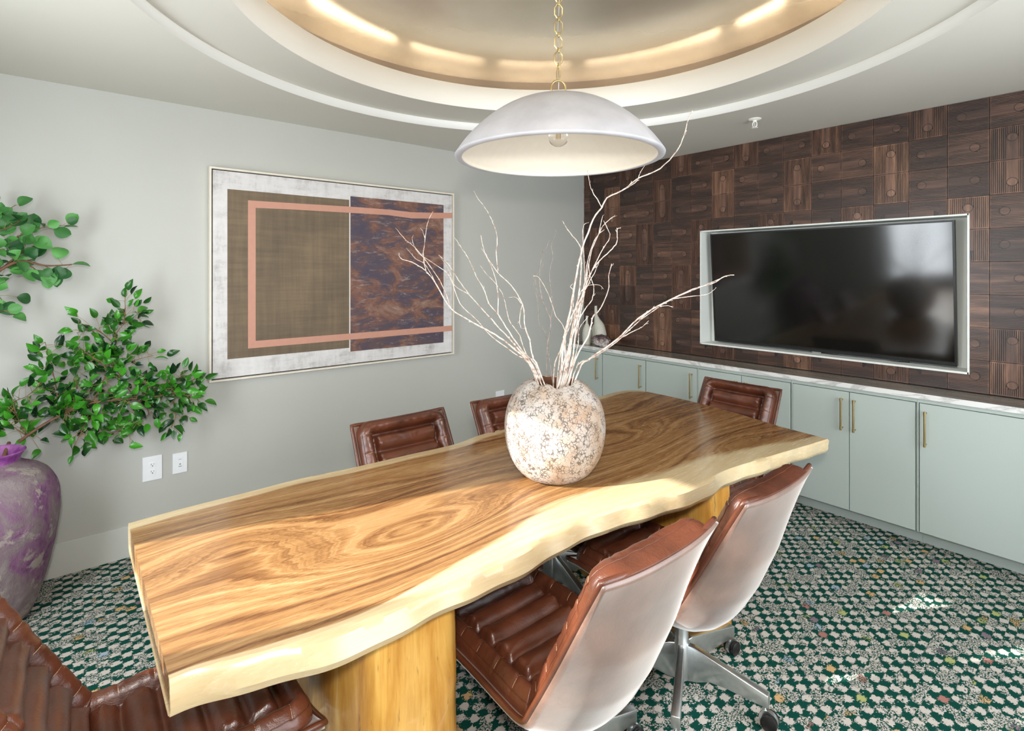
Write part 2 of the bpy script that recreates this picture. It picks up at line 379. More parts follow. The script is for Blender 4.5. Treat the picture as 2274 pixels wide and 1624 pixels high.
# tiled wall with the recess for the screen
NY0, NY1, NZ0, NZ1, ND = -1.301, -3.006, 1.013, 1.940, 0.15
bm = bmesh.new()
box(bm, 0.0, .3, NY0, 0.15, 0, 3.1); box(bm, 0.0, .3, YD-.15, NY1, 0, 3.1)
box(bm, 0.0, .3, NY1, NY0, 0, NZ0); box(bm, 0.0, .3, NY1, NY0, NZ1, 3.1); box(bm, ND, .3, NY1, NY0, NZ0, NZ1)
struct(obj('wall_right', bm, M['trim']))
# window wall (left of the camera) and side wall behind it
W1 = (-1.962, -1.30); W2 = (-2.34, -2.047); WZ = (0.35, 2.40)
bm = bmesh.new()
ys = [0.0, W1[1], W1[0], W2[1], W2[0], YD-.15]
for a, b in ((ys[0], ys[1]), (ys[2], ys[3]), (ys[4], ys[5])): box(bm, XW-.15, XW, b, a, 0, 3.1)
for (a, b) in (W1, W2): box(bm, XW-.15, XW, a, b, 0, WZ[0]); box(bm, XW-.15, XW, a, b, WZ[1], 3.1)
struct(obj('wall_left', bm, M['wall']))
for i, (a, b) in enumerate((W1, W2)):
    bm = bmesh.new()
    for q in ((a-.004, a+.012, WZ[0], WZ[1]), (b-.012, b+.004, WZ[0], WZ[1]), (a, b, WZ[0]-.004, WZ[0]+.03), (a, b, WZ[1]-.012, WZ[1]+.004)):
        box(bm, XW-.1, XW-.04, *q)
    struct(obj('window_%d' % (i+1), bm, M['trim']))
SWX = (-3.5, -1.1); SWZ = (0.4, 2.35)
bm = bmesh.new()
box(bm, XW-.15, SWX[0], YD-.15, YD, 0, 3.1); box(bm, SWX[1], .3, YD-.15, YD, 0, 3.1)
box(bm, SWX[0], SWX[1], YD-.15, YD, 0, SWZ[0]); box(bm, SWX[0], SWX[1], YD-.15, YD, SWZ[1], 3.1)
struct(obj('wall_front', bm, M['wall']))
bm = bmesh.new()
for q in ((SWX[0]-.004, SWX[0]+.04, *SWZ), (SWX[1]-.04, SWX[1]+.004, *SWZ), (SWX[0], SWX[1], SWZ[0]-.004, SWZ[0]+.04), (SWX[0], SWX[1], SWZ[1]-.04, SWZ[1]+.004), (-2.32, -2.28, *SWZ)):
    box(bm, q[0], q[1], YD-.1, YD-.04, q[2], q[3])
struct(obj('window_3', bm, M['trim']))

# ceiling with stepped round recess
R1, RA, RG = 1.61, 1.28, 1.455
Z1, ZL, ZS, ZG = 2.652, 2.795, 2.745, 2.905
NS = 160
bm = bmesh.new()
def ring(r, z): return [bm.verts.new((CX+r*math.cos(2*PI*i/NS), CY+r*math.sin(2*PI*i/NS), z)) for i in range(NS)]
def band(a, b, mi=0, sm=True):
    for i in range(NS):
        f = bm.faces.new((a[i], a[(i+1) % NS], b[(i+1) % NS], b[i])); f.material_index = mi; f.smooth = sm
# flat soffit from the circle to the rectangle
x0, x1, y0, y1 = XW-.15, .3, YD-.15, .15
def onrect(a):
    c, s = math.cos(a), math.sin(a)
    t = min(((x1-CX)/c if c > 1e-6 else 1e9), ((x0-CX)/c if c < -1e-6 else 1e9), ((y1-CY)/s if s > 1e-6 else 1e9), ((y0-CY)/s if s < -1e-6 else 1e9))
    return (CX+t*c, CY+t*s, H)
c1 = ring(R1, H); outer = [bm.verts.new(onrect(2*PI*i/NS)) for i in range(NS)]
band(c1, outer, 0, False)
for cx_, cy_ in ((x0, y0), (x0, y1), (x1, y0), (x1, y1)):
    ang = math.atan2(cy_-CY, cx_-CX) % (2*PI); i = int(ang/(2*PI)*NS)
    v = bm.verts.new((cx_, cy_, H)); f = bm.faces.new((outer[i], v, outer[(i+1) % NS]))
c2 = ring(R1, Z1); band(c1, c2, 1)
c3 = ring(R1, Z1); c4 = ring(RA, Z1); band(c3, c4, 0, False)
c5 = ring(RA, Z1); c6 = ring(RA, ZL); band(c5, c6, 1)
c7 = ring(RA+.018, ZL); band(c6, c7, 1, False)
c8 = ring(RA+.018, ZS); band(c7, c8, 1)
c9 = ring(RG, ZS); band(c8, c9, 1, False)
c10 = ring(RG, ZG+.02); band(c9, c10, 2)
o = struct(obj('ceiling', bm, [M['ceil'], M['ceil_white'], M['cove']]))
bm = bmesh.new(); r_ = ring(RG+.01, ZG); bm.faces.new(r_)
r2_ = [bm.verts.new(v.co + Vector((0, 0, .06))) for v in r_]; bm.faces.new(r2_[::-1]); band(r_, r2_, 0)
struct(obj('trim_1', bm, M['gold']))
# segmented light strip lying in the cove
strip = empty('cove_light_strip', 'warm glowing light strip hidden in the round ceiling cove', 'light strip', (CX, CY, ZS))
gaps = [0.0, 0.7, 1.12, 1.55, 2.05, 2.6, 3.3, 4.0, 4.7, 5.4, 6.0]
for i, a in enumerate(gaps):
    b = gaps[(i+1) % len(gaps)] + (2*PI if i == len(gaps)-1 else 0)
    bm = bmesh.new(); pts = []; n = 14
    aa, bb = a+.04, b-.04
    rows = []
    for k in range(n+1):
        t = aa+(bb-aa)*k/n
        rows.append([bm.verts.new((r*math.cos(t), r*math.sin(t), z)) for r, z in ((1.362, .0), (1.362, .011), (1.378, .011), (1.378, .0))])
    for p, q in zip(rows, rows[1:]):
        for j in range(4): bm.faces.new((p[j], p[(j+1) % 4], q[(j+1) % 4], q[j]))
    bm.faces.new(rows[0][::-1]); bm.faces.new(rows[-1])
    obj('strip_segment', bm, M['led'], strip)

# baseboard on the back wall
bm = bmesh.new(); box(bm, XW, -.26, -.014, 0.0, 0, .176, .002); struct(obj('baseboard_back', bm, M['base']))

# ------------------------------------------------------------------ tiled feature wall
TS = 0.1885
def tile_wall():
    V = []; Fc = []; tone = []; up = []; MI = []
    def quad(a, b, c, d, t, u, mi=0):
        n = len(V); V.extend((a, b, c, d)); Fc.append((n, n+1, n+2, n+3)); tone.extend([t]*4); up.extend([u]*4); MI.append(mi)
    def raised(y0, y1, z0, z1, x, t, u, back=-.0085):
        quad((x, y0, z0), (x, y0, z1), (x, y1, z1), (x, y1, z0), t, u)
        quad((x, y0, z0), (x, y1, z0), (back, y1, z0), (back, y0, z0), t, u); quad((x, y0, z1), (back, y0, z1), (back, y1, z1), (x, y1, z1), t, u)
        quad((x, y0, z0), (back, y0, z0), (back, y0, z1), (x, y0, z1), t, u); quad((x, y1, z0), (x, y1, z1), (back, y1, z1), (back, y1, z0), t, u)
    def clipbox(y0, y1, z0, z1):
        # parts of a rectangle outside the recess
        if y1 <= NY1 or y0 >= NY0 or z1 <= NZ0 or z0 >= NZ1: return [(y0, y1, z0, z1)]
        out = []
        if z0 < NZ0: out.append((y0, y1, z0, NZ0))
        if z1 > NZ1: out.append((y0, y1, NZ1, z1))
        a, b = max(z0, NZ0), min(z1, NZ1)
        if y0 < NY1: out.append((y0, NY1, a, b))
        if y1 > NY0: out.append((NY0, y1, a, b))
        return out
    def R(y0, y1, z0, z1, x, t, u, back=-.0085):
        z0 = max(z0, .905); z1 = min(z1, H-.001); y1 = min(y1, -.0005)
        if z1-z0 < 5e-4 or y1-y0 < 5e-4: return
        for q in clipbox(y0, y1, z0, z1):
            if q[1]-q[0] > 5e-4 and q[3]-q[2] > 5e-4: raised(*q, x, t, u, back)
    rnd = random.Random(11)
    for c in range(-1, 25):
        # column c counts leftwards from the one whose right edge is y=-3.1; +k goes towards the corner
        ya = -3.097 + TS*(c-5)  # lower y bound
        k = (c - 6) % 3      # 0 : first full column left of px 2200
        yb = ya + TS
        if ya > -.001 or yb < YD: continue
        for r in range(9):
            zt = 2.606 - TS*r; zb = zt - TS
            kk = {0: 1, 1: 2, 2: 0}[k]
            ph = {2: 1, 0: 3, 1: 5}[kk]
            q = (r - ph) % 6
            vert = q < 2
            t = rnd.uniform(0.25, 0.60) + (0.34 if vert else 0.0) * rnd.uniform(0.4, 1)
            if rnd.random() < .12: t += .15
            u = 1.0 if vert else 0.0
            dx = rnd.uniform(-.0012, .0012)
            g = .0012
            Y0, Y1, Z0, Z1 = ya+g, yb-g, zb+g, zt-g
            R(Y0, Y1, Z0, Z1, -.0085+dx, t-.75, u, 0.0)
            f = .006; X = -.0138+dx
            R(Y0, Y1, Z0, Z0+f, X, t, u); R(Y0, Y1, Z1-f, Z1, X, t, u); R(Y0, Y0+f, Z0+f, Z1-f, X, t, u); R(Y1-f, Y1, Z0+f, Z1-f, X, t, u)
            cy, cz = (Y0+Y1)/2, (Z0+Z1)/2; rc = .0215; rg = rc+.004; sw = .028; L = (Y1-Y0)/2-f; off = .03
            # circle offset and which side the plain strip runs to (along +a)
            if vert: sgn = -1 if q == 0 else 1; ca = off*(-sgn); 
            else:
                sgn = -1 if q in (2, 3) else 1   # circle at the left (+y) for the first two
                ca = -sgn*off
            # local axis a: along grain ; b: across.  vertical tile: a = z, b = y ; horizontal: a = y, b = z
            def P(a0, a1, b0, b1, x=X):
                if a1-a0 < .001 or b1-b0 < .0005: return
                if vert: R(cy+b0, cy+b1, cz+a0, cz+a1, x, t, u)
                else: R(cy+a0, cy+a1, cz+b0, cz+b1, x, t, u)
            nr = 20; pitch = 2*L/nr; s_a = sgn
            for i in range(nr):
                b0 = -L+pitch*i+pitch*.22; b1 = -L+pitch*(i+1)-pitch*.22; b = (b0+b1)/2
                if abs(b) < sw-.001:
                    h = math.sqrt(max(0, rg*rg-b*b)) if abs(b) < rg else .002
                    if s_a > 0: P(-L, ca-h, b0, b1)
                    else: P(ca+h, L, b0, b1)
                else: P(-L, L, b0, b1)
            # plain strip
            if s_a > 0: P(ca, L, -sw+.002, sw-.002)
            else: P(-L, ca, -sw+.002, sw-.002)
            # disc
            y_, z_ = (cy, cz+ca) if vert else (cy+ca, cz)
            if z_+rg < H and z_-rg > .905 and y_ < -.03 and not (NY1-rc < y_ < NY0+rc and NZ0-rc < z_ < NZ1+rc):
                n = 20; base_ = len(V); xd = X-.0006
                for r0_, r1_ in ((rc-.001, rc+.0032),):
                    for i in range(n):
                        a0, a1 = 2*PI*i/n, 2*PI*(i+1)/n
                        quad((X-.0002, y_+r0_*math.cos(a0), z_+r0_*math.sin(a0)), (X-.0002, y_+r1_*math.cos(a0), z_+r1_*math.sin(a0)), (X-.0002, y_+r1_*math.cos(a1), z_+r1_*math.sin(a1)), (X-.0002, y_+r0_*math.cos(a1), z_+r0_*math.sin(a1)), t-.9, u)
                base_ = len(V)
                for (xx, rr) in ((xd, rc-.001), (xd+.0008, rc), (-.0085, rc)):
                    for i in range(n): V.append((xx, y_+rr*math.cos(2*PI*i/n), z_+rr*math.sin(2*PI*i/n))); tone.append(t+.08); up.append(u)
                Fc.append(tuple(base_+i for i in range(n))); MI.append(0)
                for lv in (0, n):
                    for i in range(n): Fc.append((base_+lv+i, base_+lv+n+i, base_+lv+n+(i+1) % n, base_+lv+(i+1) % n)); MI.append(0)
                # dark groove ring behind
    me = bpy.data.meshes.new('tile_cladding'); me.from_pydata(V, [], Fc); me.update()
    for nm, arr in (('tone', tone), ('upright', up)):
        at = me.attributes.new(nm, 'FLOAT', 'POINT'); at.data.foreach_set('value', arr)
    b2 = bmesh.new(); b2.from_mesh(me); bmesh.ops.recalc_face_normals(b2, faces=b2.faces); b2.to_mesh(me); b2.free()
    return me
tw = struct(link('trim_2', tile_wall(), [M['tile']]))
bm = bmesh.new()
for q in ((NY0, -.0005, .9, H), (YD, NY1, .9, H), (NY1, NY0, .9, NZ0), (NY1, NY0, NZ1, H)): box(bm, -.0035, 0.0, q[0], q[1], q[2], q[3])
struct(obj('trim_3', bm, M['tile_gap']))
# pale lining of the recess (thin lip proud of the tiles)
bm = bmesh.new()
for q in ((NY0-.006, NY0+.004, NZ0-.004, NZ1+.004), (NY1-.004, NY1+.006, NZ0-.004, NZ1+.004), (NY1, NY0, NZ0-.004, NZ0+.008), (NY1, NY0, NZ1-.006, NZ1+.004)):
    box(bm, -.017, ND, q[0], q[1], q[2], q[3])
struct(obj('trim_4', bm, M['lining']))

# ------------------------------------------------------------------ television, tipped forward inside the recess
tv = empty('television', 'large black flat screen television tipped forward in the recess of the wood tile wall', 'television', (0.10, -2.147, 1.03))
TVM = Matrix.Rotation(-math.atan2(.07, .885), 4, 'Y')
hw, hh = .786, .888
def tvobj(name, bm, mat): 
    bmesh.ops.transform(bm, matrix=TVM, verts=bm.verts); return obj(name, bm, mat, tv)
bm = bmesh.new(); box(bm, .006, .036, -hw, hw, 0, hh, .003); tvobj('housing', bm, M['tv_black'])
bm = bmesh.new(); b_ = .011
for q in ((-hw, hw, 0, .018), (-hw, hw, hh-b_, hh), (-hw, -hw+b_, .018, hh-b_), (hw-b_, hw, .018, hh-b_)): box(bm, 0, .006, *q)
tvobj('bezel', bm, M['tv_black'])
bm = bmesh.new(); box(bm, .003, .0058, -hw+b_, hw-b_, .018, hh-b_); tvobj('screen', bm, M['screen'])
bm = bmesh.new(); box(bm, -.0015, .004, -.03, .03, -.012, .0, .001); tvobj('badge', bm, M['silver'])
bm = bmesh.new(); tube(bm, [(.01, -.02, -.004), (.005, -.2, -.012), (.0, -.42, -.012), (.005, -.55, -.004)], .003, 6); tvobj('cable', bm, M['black'])
bm = bmesh.new(); box(bm, .032, .05, -.2, .2, .3, .6, .003)
bmesh.ops.transform(bm, matrix=TVM, verts=bm.verts); obj('wall_bracket', bm, M['tv_black'], tv)

# ------------------------------------------------------------------ cabinets and counter
DX, TOE = -.252, -.135
units = [(-.012, [(-.012, -.447, 'R')]), ]
segs = [(-.004, -.448, [(-.008, -.444, -.395)]), (-.448, -.928, [(-.452, -.924, -.882)]), (-.928, -1.415, [(-.932, -1.411, -1.368)]),
        (-1.415, -2.12, [(-1.423, -1.766, -1.736), (-1.770, -2.110, -1.810)]), (-2.12, -2.817, [(-2.128, -2.466, -2.431), (-2.470, -2.806, -2.502)]),
        (-2.817, -3.45, [(-2.828, -3.44, -2.859)]), (-3.45, -4.598, [(-3.458, -4.02, -3.98), (-4.024, -4.59, -4.06)])]
clabels = ['sage green base cabinet with one door in the room corner under the bone coloured vase',
 'sage green base cabinet with one door, second along from the room corner', 'sage green base cabinet with one door, third along from the room corner',
 'sage green two door base cabinet directly behind the chair at the far table end', 'sage green two door base cabinet, both brass handles in full view beside the table tip',
 'sage green base cabinet with one wide door at the right edge of the photo', 'sage green two door base cabinet beyond the wide door one']
for (ya, yb, doors), lb in zip(segs, clabels):
    cb = empty('base_cabinet', lb, 'cabinet', (DX, (ya+yb)/2, 0), group='sage base cabinets under the counter')
    yo = (ya+yb)/2
    def cobj(nm, bm, mat, par=cb, sm=False):
        o_ = obj(nm, bm, mat, par, sm); return o_
    bm = bmesh.new(); L = lambda y: y-yo
    box(bm, .021, -DX-.001, L(yb)+.0005, L(ya)-.0005, .10, .872)
    box(bm, 0.0, .021, L(yb)+.0005, L(ya)-.0005, .851, .872)
    if len(doors) == 2 or yb < -2.8: box(bm, 0.001, .021, L(ya)-.0065, L(ya)-.0005, .10, .851)
    box(bm, TOE-DX, -DX-.001, L(yb)+.0005, L(ya)-.0005, 0, .10, mi=1)
    cobj('carcass', bm, [M['cab'], M['cab']])
    for (d0, d1, hy) in doors:
        bm = bmesh.new(); box(bm, 0, .019, L(d1), L(d0), .102, .846, .0012, 1)
        d_ = cobj('door', bm, M['cab'])
        bm = bmesh.new()
        tube(bm, [(-.034, L(hy), .606), (-.034, L(hy), .808)], .0062, 16)
        for z in (.618, .796):
            tube(bm, [(-.036, L(hy), z), (.0, L(hy), z)], .0048, 12)
            tube(bm, [(-.034, L(hy), z-.006), (-.034, L(hy), z+.006)], .0071, 16)
        obj('handle', bm, M['brass'], d_, True, 40)
bm = bmesh.new(); box(bm, -.268, -.014, YD, -.0005, .873, .905, .002)
bmesh.ops.recalc_face_normals(bm, faces=bm.faces)
for f in bm.faces:
    if f.normal.z > .5: f.material_index = 1
o = obj('stone_countertop', bm, [M['quartz'], M['quartz_top_reflection']]); tag(o, 'long grey veined stone countertop running along the sage cabinets', 'countertop')

# ------------------------------------------------------------------ painting
PX0, PX1, PZ0, PZ1 = -3.379, -1.615, .933, 2.245
pa = empty('abstract_painting', 'large framed abstract painting in white, brown and rust hanging on the grey wall', 'painting', ((PX0+PX1)/2, 0, PZ0))
ox = (PX0+PX1)/2
def pobj(nm, bm, mat):
    bmesh.ops.translate(bm, vec=(-ox, 0, -PZ0), verts=bm.verts); return obj(nm, bm, mat, pa)
bm = bmesh.new(); fw = .011
for q in ((PX0, PX0+fw, PZ0, PZ1), (PX1-fw, PX1, PZ0, PZ1), (PX0+fw, PX1-fw, PZ0, PZ0+fw), (PX0+fw, PX1-fw, PZ1-fw, PZ1)): box(bm, q[0], q[1], -.045, -.002, q[2], q[3])
pobj('frame', bm, M['frame'])
bm = bmesh.new(); box(bm, PX0+fw, PX1-fw, -.012, -.003, PZ0+fw, PZ1-fw); pobj('backing', bm, M['dark'])
cx0, cx1, cz0, cz1 = PX0+.019, PX1-.017, PZ0+.019, PZ1-.018
bm = bmesh.new(); box(bm, cx0, cx1, -.036, -.0125, cz0, cz1, mi=0)
box(bm, -3.280, -2.500, -.0362, -.0355, 1.064, 2.118, mi=1)
box(bm, -2.500, -2.492, -.0363, -.0355, 1.036, 2.145, mi=4)
box(bm, -2.492, -1.712, -.0364, -.0355, 1.036, 2.145, mi=2)
lw = .045
Ya = -.0367
def strip_poly(pts):
    v = [bm.verts.new((x, Ya, z)) for x, z in pts]; f = bm.faces.new(v); f.material_index = 3
for q in ((-3.163, -3.118, 1.120, 2.058), ): strip_poly([(q[0], q[2]), (q[1], q[2]), (q[1], q[3]), (q[0], q[3])])
top = [(-3.118, 2.013, 2.058), (-2.9, 2.02, 2.062), (-2.5, 2.026, 2.070), (-2.2, 2.03, 2.072), (-2.0, 2.018, 2.066), (-1.8, 2.03, 2.076), (cx1, 2.043, 2.088)]
for a, b in zip(top, top[1:]): strip_poly([(a[0], a[1]), (b[0], b[1]), (b[0], b[2]), (a[0], a[2])])
strip_poly([(-3.118, 1.120), (cx1, 1.123), (cx1, 1.167), (-3.118, 1.165)])
pobj('canvas', bm, [M['pt_ground'], M['pt_brown'], M['pt_rust'], M['pt_line'], M['pt_gapwhite']])

# ------------------------------------------------------------------ wall plates
def plate(name, label, x0, x1, z0, z1, kind):
    p = empty(name, label, 'outlet' if kind != 'data' else 'wall plate', ((x0+x1)/2, 0, (z0+z1)/2), group='white wall plates on the grey wall')
    w, h = (x1-x0)/2, (z1-z0)/2
    bm = bmesh.new(); box(bm, -w, w, -.006, 0, -h, h, .0015); obj('cover', bm, M['plate'], p)
    if kind == 'duplex':
        for dz in (.0205, -.0205):
            bm = bmesh.new()
            prism(bm, [(.0165*math.cos(a)*1.0, max(-.0125, min(.0125, .0165*math.sin(a)))) for a in [2*PI*i/28 for i in range(28)]], 0, .0025, Matrix.Translation((0, -.006, dz)) @ Matrix.Rotation(PI/2, 4, 'X'))
            nf_ = len(bm.faces)
            box(bm, -.0075, -.0055, -.0088, -.0084, dz+.000, dz+.008); box(bm, .0055, .0072, -.0088, -.0084, dz+.001, dz+.007)
            prism(bm, [(.0028*math.cos(a), .0028*math.sin(a)) for a in [2*PI*i/12 for i in range(12)]], 0, .0004, Matrix.Translation((0, -.0084, dz-.006)) @ Matrix.Rotation(PI/2, 4, 'X'))
            for f in list(bm.faces)[nf_:]: f.material_index = 1
            obj('socket', bm, [M['plate'], M['dark']], p)
    else:
        bm = bmesh.new(); box(bm, -.0165, .0165, -.0075, -.006, -.033, .033, .0006)
        if kind == 'data':
            box(bm, -.008, .008, -.0079, -.0074, .021, .0225, mi=1); box(bm, -.0085, .0085, -.0079, -.0074, -.0205, -.018, mi=1); box(bm, -.004, .004, -.0079, -.0074, -.009, -.0045, mi=1)
        else:
            for dz in (.014, -.014):
                box(bm, -.0075, -.0058, -.0079, -.0074, dz, dz+.006, mi=1); box(bm, .0058, .0075, -.0079, -.0074, dz, dz+.005, mi=1); box(bm, -.002, .002, -.0079, -.0074, dz-.008, dz-.005, mi=1)
        obj('insert', bm, [M['plate'], M['dark']], p)
plate('power_outlet', 'white wall plate with two round sockets, low on the grey wall left of the table', -3.709, -3.615, .403, .542, 'duplex')
plate('data_outlet', 'white wall plate with a small black jack, right of the double socket', -3.563, -3.489, .413, .532, 'data')
plate('power_outlet', 'small white outlet above the back of the farther chair beside the vase', -1.150, -1.056, .415, .552, 'decora')

# ------------------------------------------------------------------ sprinkler
sp = empty('fire_sprinkler', 'small white fire sprinkler head hanging from the ceiling', 'sprinkler', (-.60, -2.035, H))
bm = bmesh.new(); rows = lathe(bm, [(.040, 0), (.040, -.003), (.034, -.008), (.014, -.011), (.012, -.02)], 32); capped(bm, rows); obj('escutcheon', bm, M['sprink'], sp, True, 40)
bm = bmesh.new()
for s in (-1, 1): tube(bm, [(0, s*.006, -.018), (0, s*.0135, -.026), (0, s*.0135, -.044), (0, s*.003, -.056)], .0038, 8)
tube(bm, [(0, 0, -.018), (0, 0, -.055)], .0022, 8); obj('yoke', bm, M['sprink'], sp, True)
bm = bmesh.new(); rows = lathe(bm, [(.019, -.055), (.020, -.057), (.019, -.059)], 24); capped(bm, rows); obj('deflector', bm, M['sprink'], sp, True, 40)

# ------------------------------------------------------------------ live edge table
BACK = [(-3.873,-1.488),(-3.72,-1.474),(-3.485,-1.469),(-3.30,-1.462),(-3.1,-1.482),(-2.84,-1.491),(-2.576,-1.503),(-2.41,-1.466),(-2.24,-1.45),(-2.0,-1.40),(-1.7,-1.345),(-1.4,-1.31),(-1.2,-1.29),(-1.05,-1.283),(-.96,-1.31),(-.90,-1.37)]
FRONT = [(-3.864,-2.38),(-3.8,-2.386),(-3.68,-2.42),(-3.5,-2.452),(-3.3,-2.45),(-3.13,-2.45),(-2.95,-2.45),(-2.78,-2.438),(-2.59,-2.438),(-2.38,-2.488),(-2.19,-2.522),(-2.04,-2.528),(-1.86,-2.525),(-1.6,-2.56),(-1.27,-2.61),(-1.078,-2.637)]
SO = [(0,.012),(.1,.026),(.25,.03),(.5,.02),(.65,.012),(.8,.0),(1,-.01)]      # how far the bark edge stands out at mid height
def resamp(P, n, per=8):
    c = catmull([(x, y, 0) for x, y in P], per); d = [0]
    for a, b in zip(c, c[1:]): d.append(d[-1]+(b-a).length)
    out = []; j = 0
    for i in range(n):
        t = d[-1]*i/(n-1)
        while j < len(d)-2 and d[j+1] < t: j += 1
        k = (t-d[j])/max(1e-9, d[j+1]-d[j]); out.append(c[j].lerp(c[j+1], min(1, k)))
    return out
def build_table():
    NX, NY = 220, 80; TZ, BZ = .76, .672
    Bk = resamp(BACK, NX); Fr = resamp(FRONT, NX)
    V = []; G = []; S = []; Fc = []
    def grain(x, y):
        g = 15*(y+2.0) + .5*math.sin(2.3*x+.6) + .35*math.sin(5.1*x) + .25*(x+2.4)
        for kx, ky, a, b, A in ((-3.16, -2.16, .33, .12, 4.2), (-1.88, -1.98, .34, .13, 3.6), (-3.62, -1.86, .22, .16, -2.6), (-2.75, -1.72, .3, .07, 1.6), (-1.5, -2.35, .3, .08, -1.6), (-1.45, -1.62, .3, .12, 2.2)):
            g += A*math.exp(-(((x-kx)/a)**2 + ((y-ky)/b)**2))
        return g
    def add(p, sap): V.append(tuple(p)); G.append(grain(p[0], p[1])); S.append(sap); return len(V)-1
    rows = []
    for i in range(NX):
        s = i/(NX-1); b, f = Bk[i], Fr[i]; W = (b-f).length; row = []
        so = lin(s, SO); wob = .004*math.sin(37*s)+.003*math.sin(91*s+1)
        # back side, bottom to top
        for off, z in ((-.02, BZ), (.004, BZ+.012), (.014, BZ+.04), (.008, TZ-.016), (.002, TZ-.004)):
            row.append(add((b.x, b.y+off+wob*.6, z), 1.0))
        for j in range(NY+1):
            t = j/NY; p = b.lerp(f, t)
            bow = .05*math.sin(PI*min(1, t*1.25))*s**10
            d0, d1 = t*W, (1-t)*W
            sf = max(0, 1-d0/.10)*1.0; s2 = max(0, 1-d1/(2.1*lin(s, [(0, .012), (.18, .02), (.28, .06), (.4, .12), (.6, .15), (.78, .12), (1, .05)])))
            row.append(add((p.x+bow, p.y, TZ), min(1, max(sf, s2)*1.1)))
        for off, z in ((-.006-so*.35, TZ-.008), (-so*.75-.006, TZ-.028), (-so-.008, TZ-.052), (-so*.8-.004+.01*s, TZ-.072), (.02+.02*s-so*.3, BZ)):
            row.append(add((f.x, f.y+off+wob, z), 1.0))
        rows.append(row)
    m = len(rows[0])
    for i in range(NX-1):
        for j in range(m):
            k = (j+1) % m
            Fc.append((rows[i][j], rows[i+1][j], rows[i+1][k], rows[i][k]))
    # end caps
    def cap(row, dx, rev):
        c = [V[k] for k in row]
        top = row[5:5+NY+1]
        nb = []
        for k in range(NY+1):
            x, y, z = V[top[k]]; t = k/NY
            yy = V[row[0]][1]*(1-t)+V[row[-1]][1]*t
            nb.append(add((x+dx, yy if 0 < k < NY else yy, BZ), S[top[k]]*.6))
        fcs = []
        for k in range(NY): fcs.append((top[k], top[k+1], nb[k+1], nb[k]))
        fcs.append((row[0], row[1], row[2], row[3], row[4], top[0], nb[0]))
        fcs.append((top[-1], *row[5+NY+1:], nb[-1]))
        Fc.extend([tuple(reversed(q)) for q in fcs] if rev else fcs)
    cap(rows[0], 0.004, False); cap(rows[-1], -0.02, True)
    me = bpy.data.meshes.new('slab_top'); me.from_pydata(V, [], Fc); me.update()
    for nm, arr in (('grain', G), ('sap', S)):
        at = me.attributes.new(nm, 'FLOAT', 'POINT'); at.data.foreach_set('value', arr)
    b2 = bmesh.new(); b2.from_mesh(me); bmesh.ops.recalc_face_normals(b2, faces=b2.faces); b2.to_mesh(me); b2.free()
    return me
TX, TY = -2.45, -1.95
tb = empty('live_edge_table', 'long live edge wooden slab table, half lit by the sun', 'table', (TX, TY, 0))
tme = build_table(); tme.transform(Matrix.Translation((-TX, -TY, 0)))
o = link('tabletop', tme, [M['slab']], tb, True); tme.set_sharp_from_angle(angle=math.radians(35))
def trunk(x0, x1, y0, y1, seed, H_=.671):
    rnd = random.Random(seed); n = 64; rows = []
    from mathutils import noise
    for k in range(26):
        z = H_*k/25; row = []
        fl = 1+.05*(1-k/25)**2
        for i in range(n):
            a = 2*PI*i/n; c, s = math.cos(a), math.sin(a); e = 5.5
            r = (abs(c)**e+abs(s)**e)**(-1/e)
            px = (x0+x1)/2+(x1-x0)/2*r*c*fl; py = (y0+y1)/2+(y1-y0)/2*r*s*fl
            d = noise.noise(Vector((px*9+seed, py*9, z*4)))*.012+noise.noise(Vector((px*25+seed, py*25, z*11)))*.004
            row.append((px+d*c-TX, py+d*s-TY, z))
        rows.append(row)
    return rows
for q in ((-3.47, -3.145, -2.42, -1.75, 3), (-1.935, -1.75, -2.485, -1.72, 8)):
    rw = trunk(*q); bm = bmesh.new(); vr = [[bm.verts.new(p) for p in r] for r in rw]
    for a, b in zip(vr, vr[1:]):
        for i in range(len(a)): bm.faces.new((a[i], a[(i+1) % len(a)], b[(i+1) % len(a)], b[i]))
    capped(bm, vr); obj('trunk_leg', bm, M['trunk'], tb, True, 50)

# ------------------------------------------------------------------ leather shell chairs
from mathutils import noise
RIM = catmull([(0, .39, .398), (0, .30, .408), (0, .12, .408), (0, -.02, .402), (0, -.085, .402), (0, -.125, .418), (0, -.155, .465), (0, -.24, .62), (0, -.32, .775), (0, -.383, .893)], 10)
RL = [0]
for a, b in zip(RIM, RIM[1:]): RL.append(RL[-1]+(b-a).length)
def rim(s):
    ext = max(0, s-RL[-1]+1e-4); ext0 = s
    s = max(0, min(RL[-1]-1e-6, s)); j = 0
    lo, hi = 0, len(RL)-2
    while lo < hi:
        mid = (lo+hi+1)//2
        if RL[mid] <= s: lo = mid
        else: hi = mid-1
    j = lo; k = (s-RL[j])/(RL[j+1]-RL[j]); p = RIM[j].lerp(RIM[j+1], k)
    a = RIM[max(0, j-3)]; b = RIM[min(len(RIM)-1, j+4)]
    t = (b-a).normalized()           # moving from seat front to back top
    n = Vector((0, -t.z, t.y))       # candidate normal
    # inward normal: seat -> up, back -> forward
    p = p+t*ext
    if n.z < 0 and abs(t.y) > abs(t.z) or (abs(t.z) >= abs(t.y) and n.y < 0): n = -n
    return p, n
LEN = RL[-1]
def bulge(s):
    return lin(s/LEN, [(0, .035), (.12, .06), (.3, .085), (.47, .10), (.6, .098), (.75, .08), (.9, .045), (1.0, .018)])
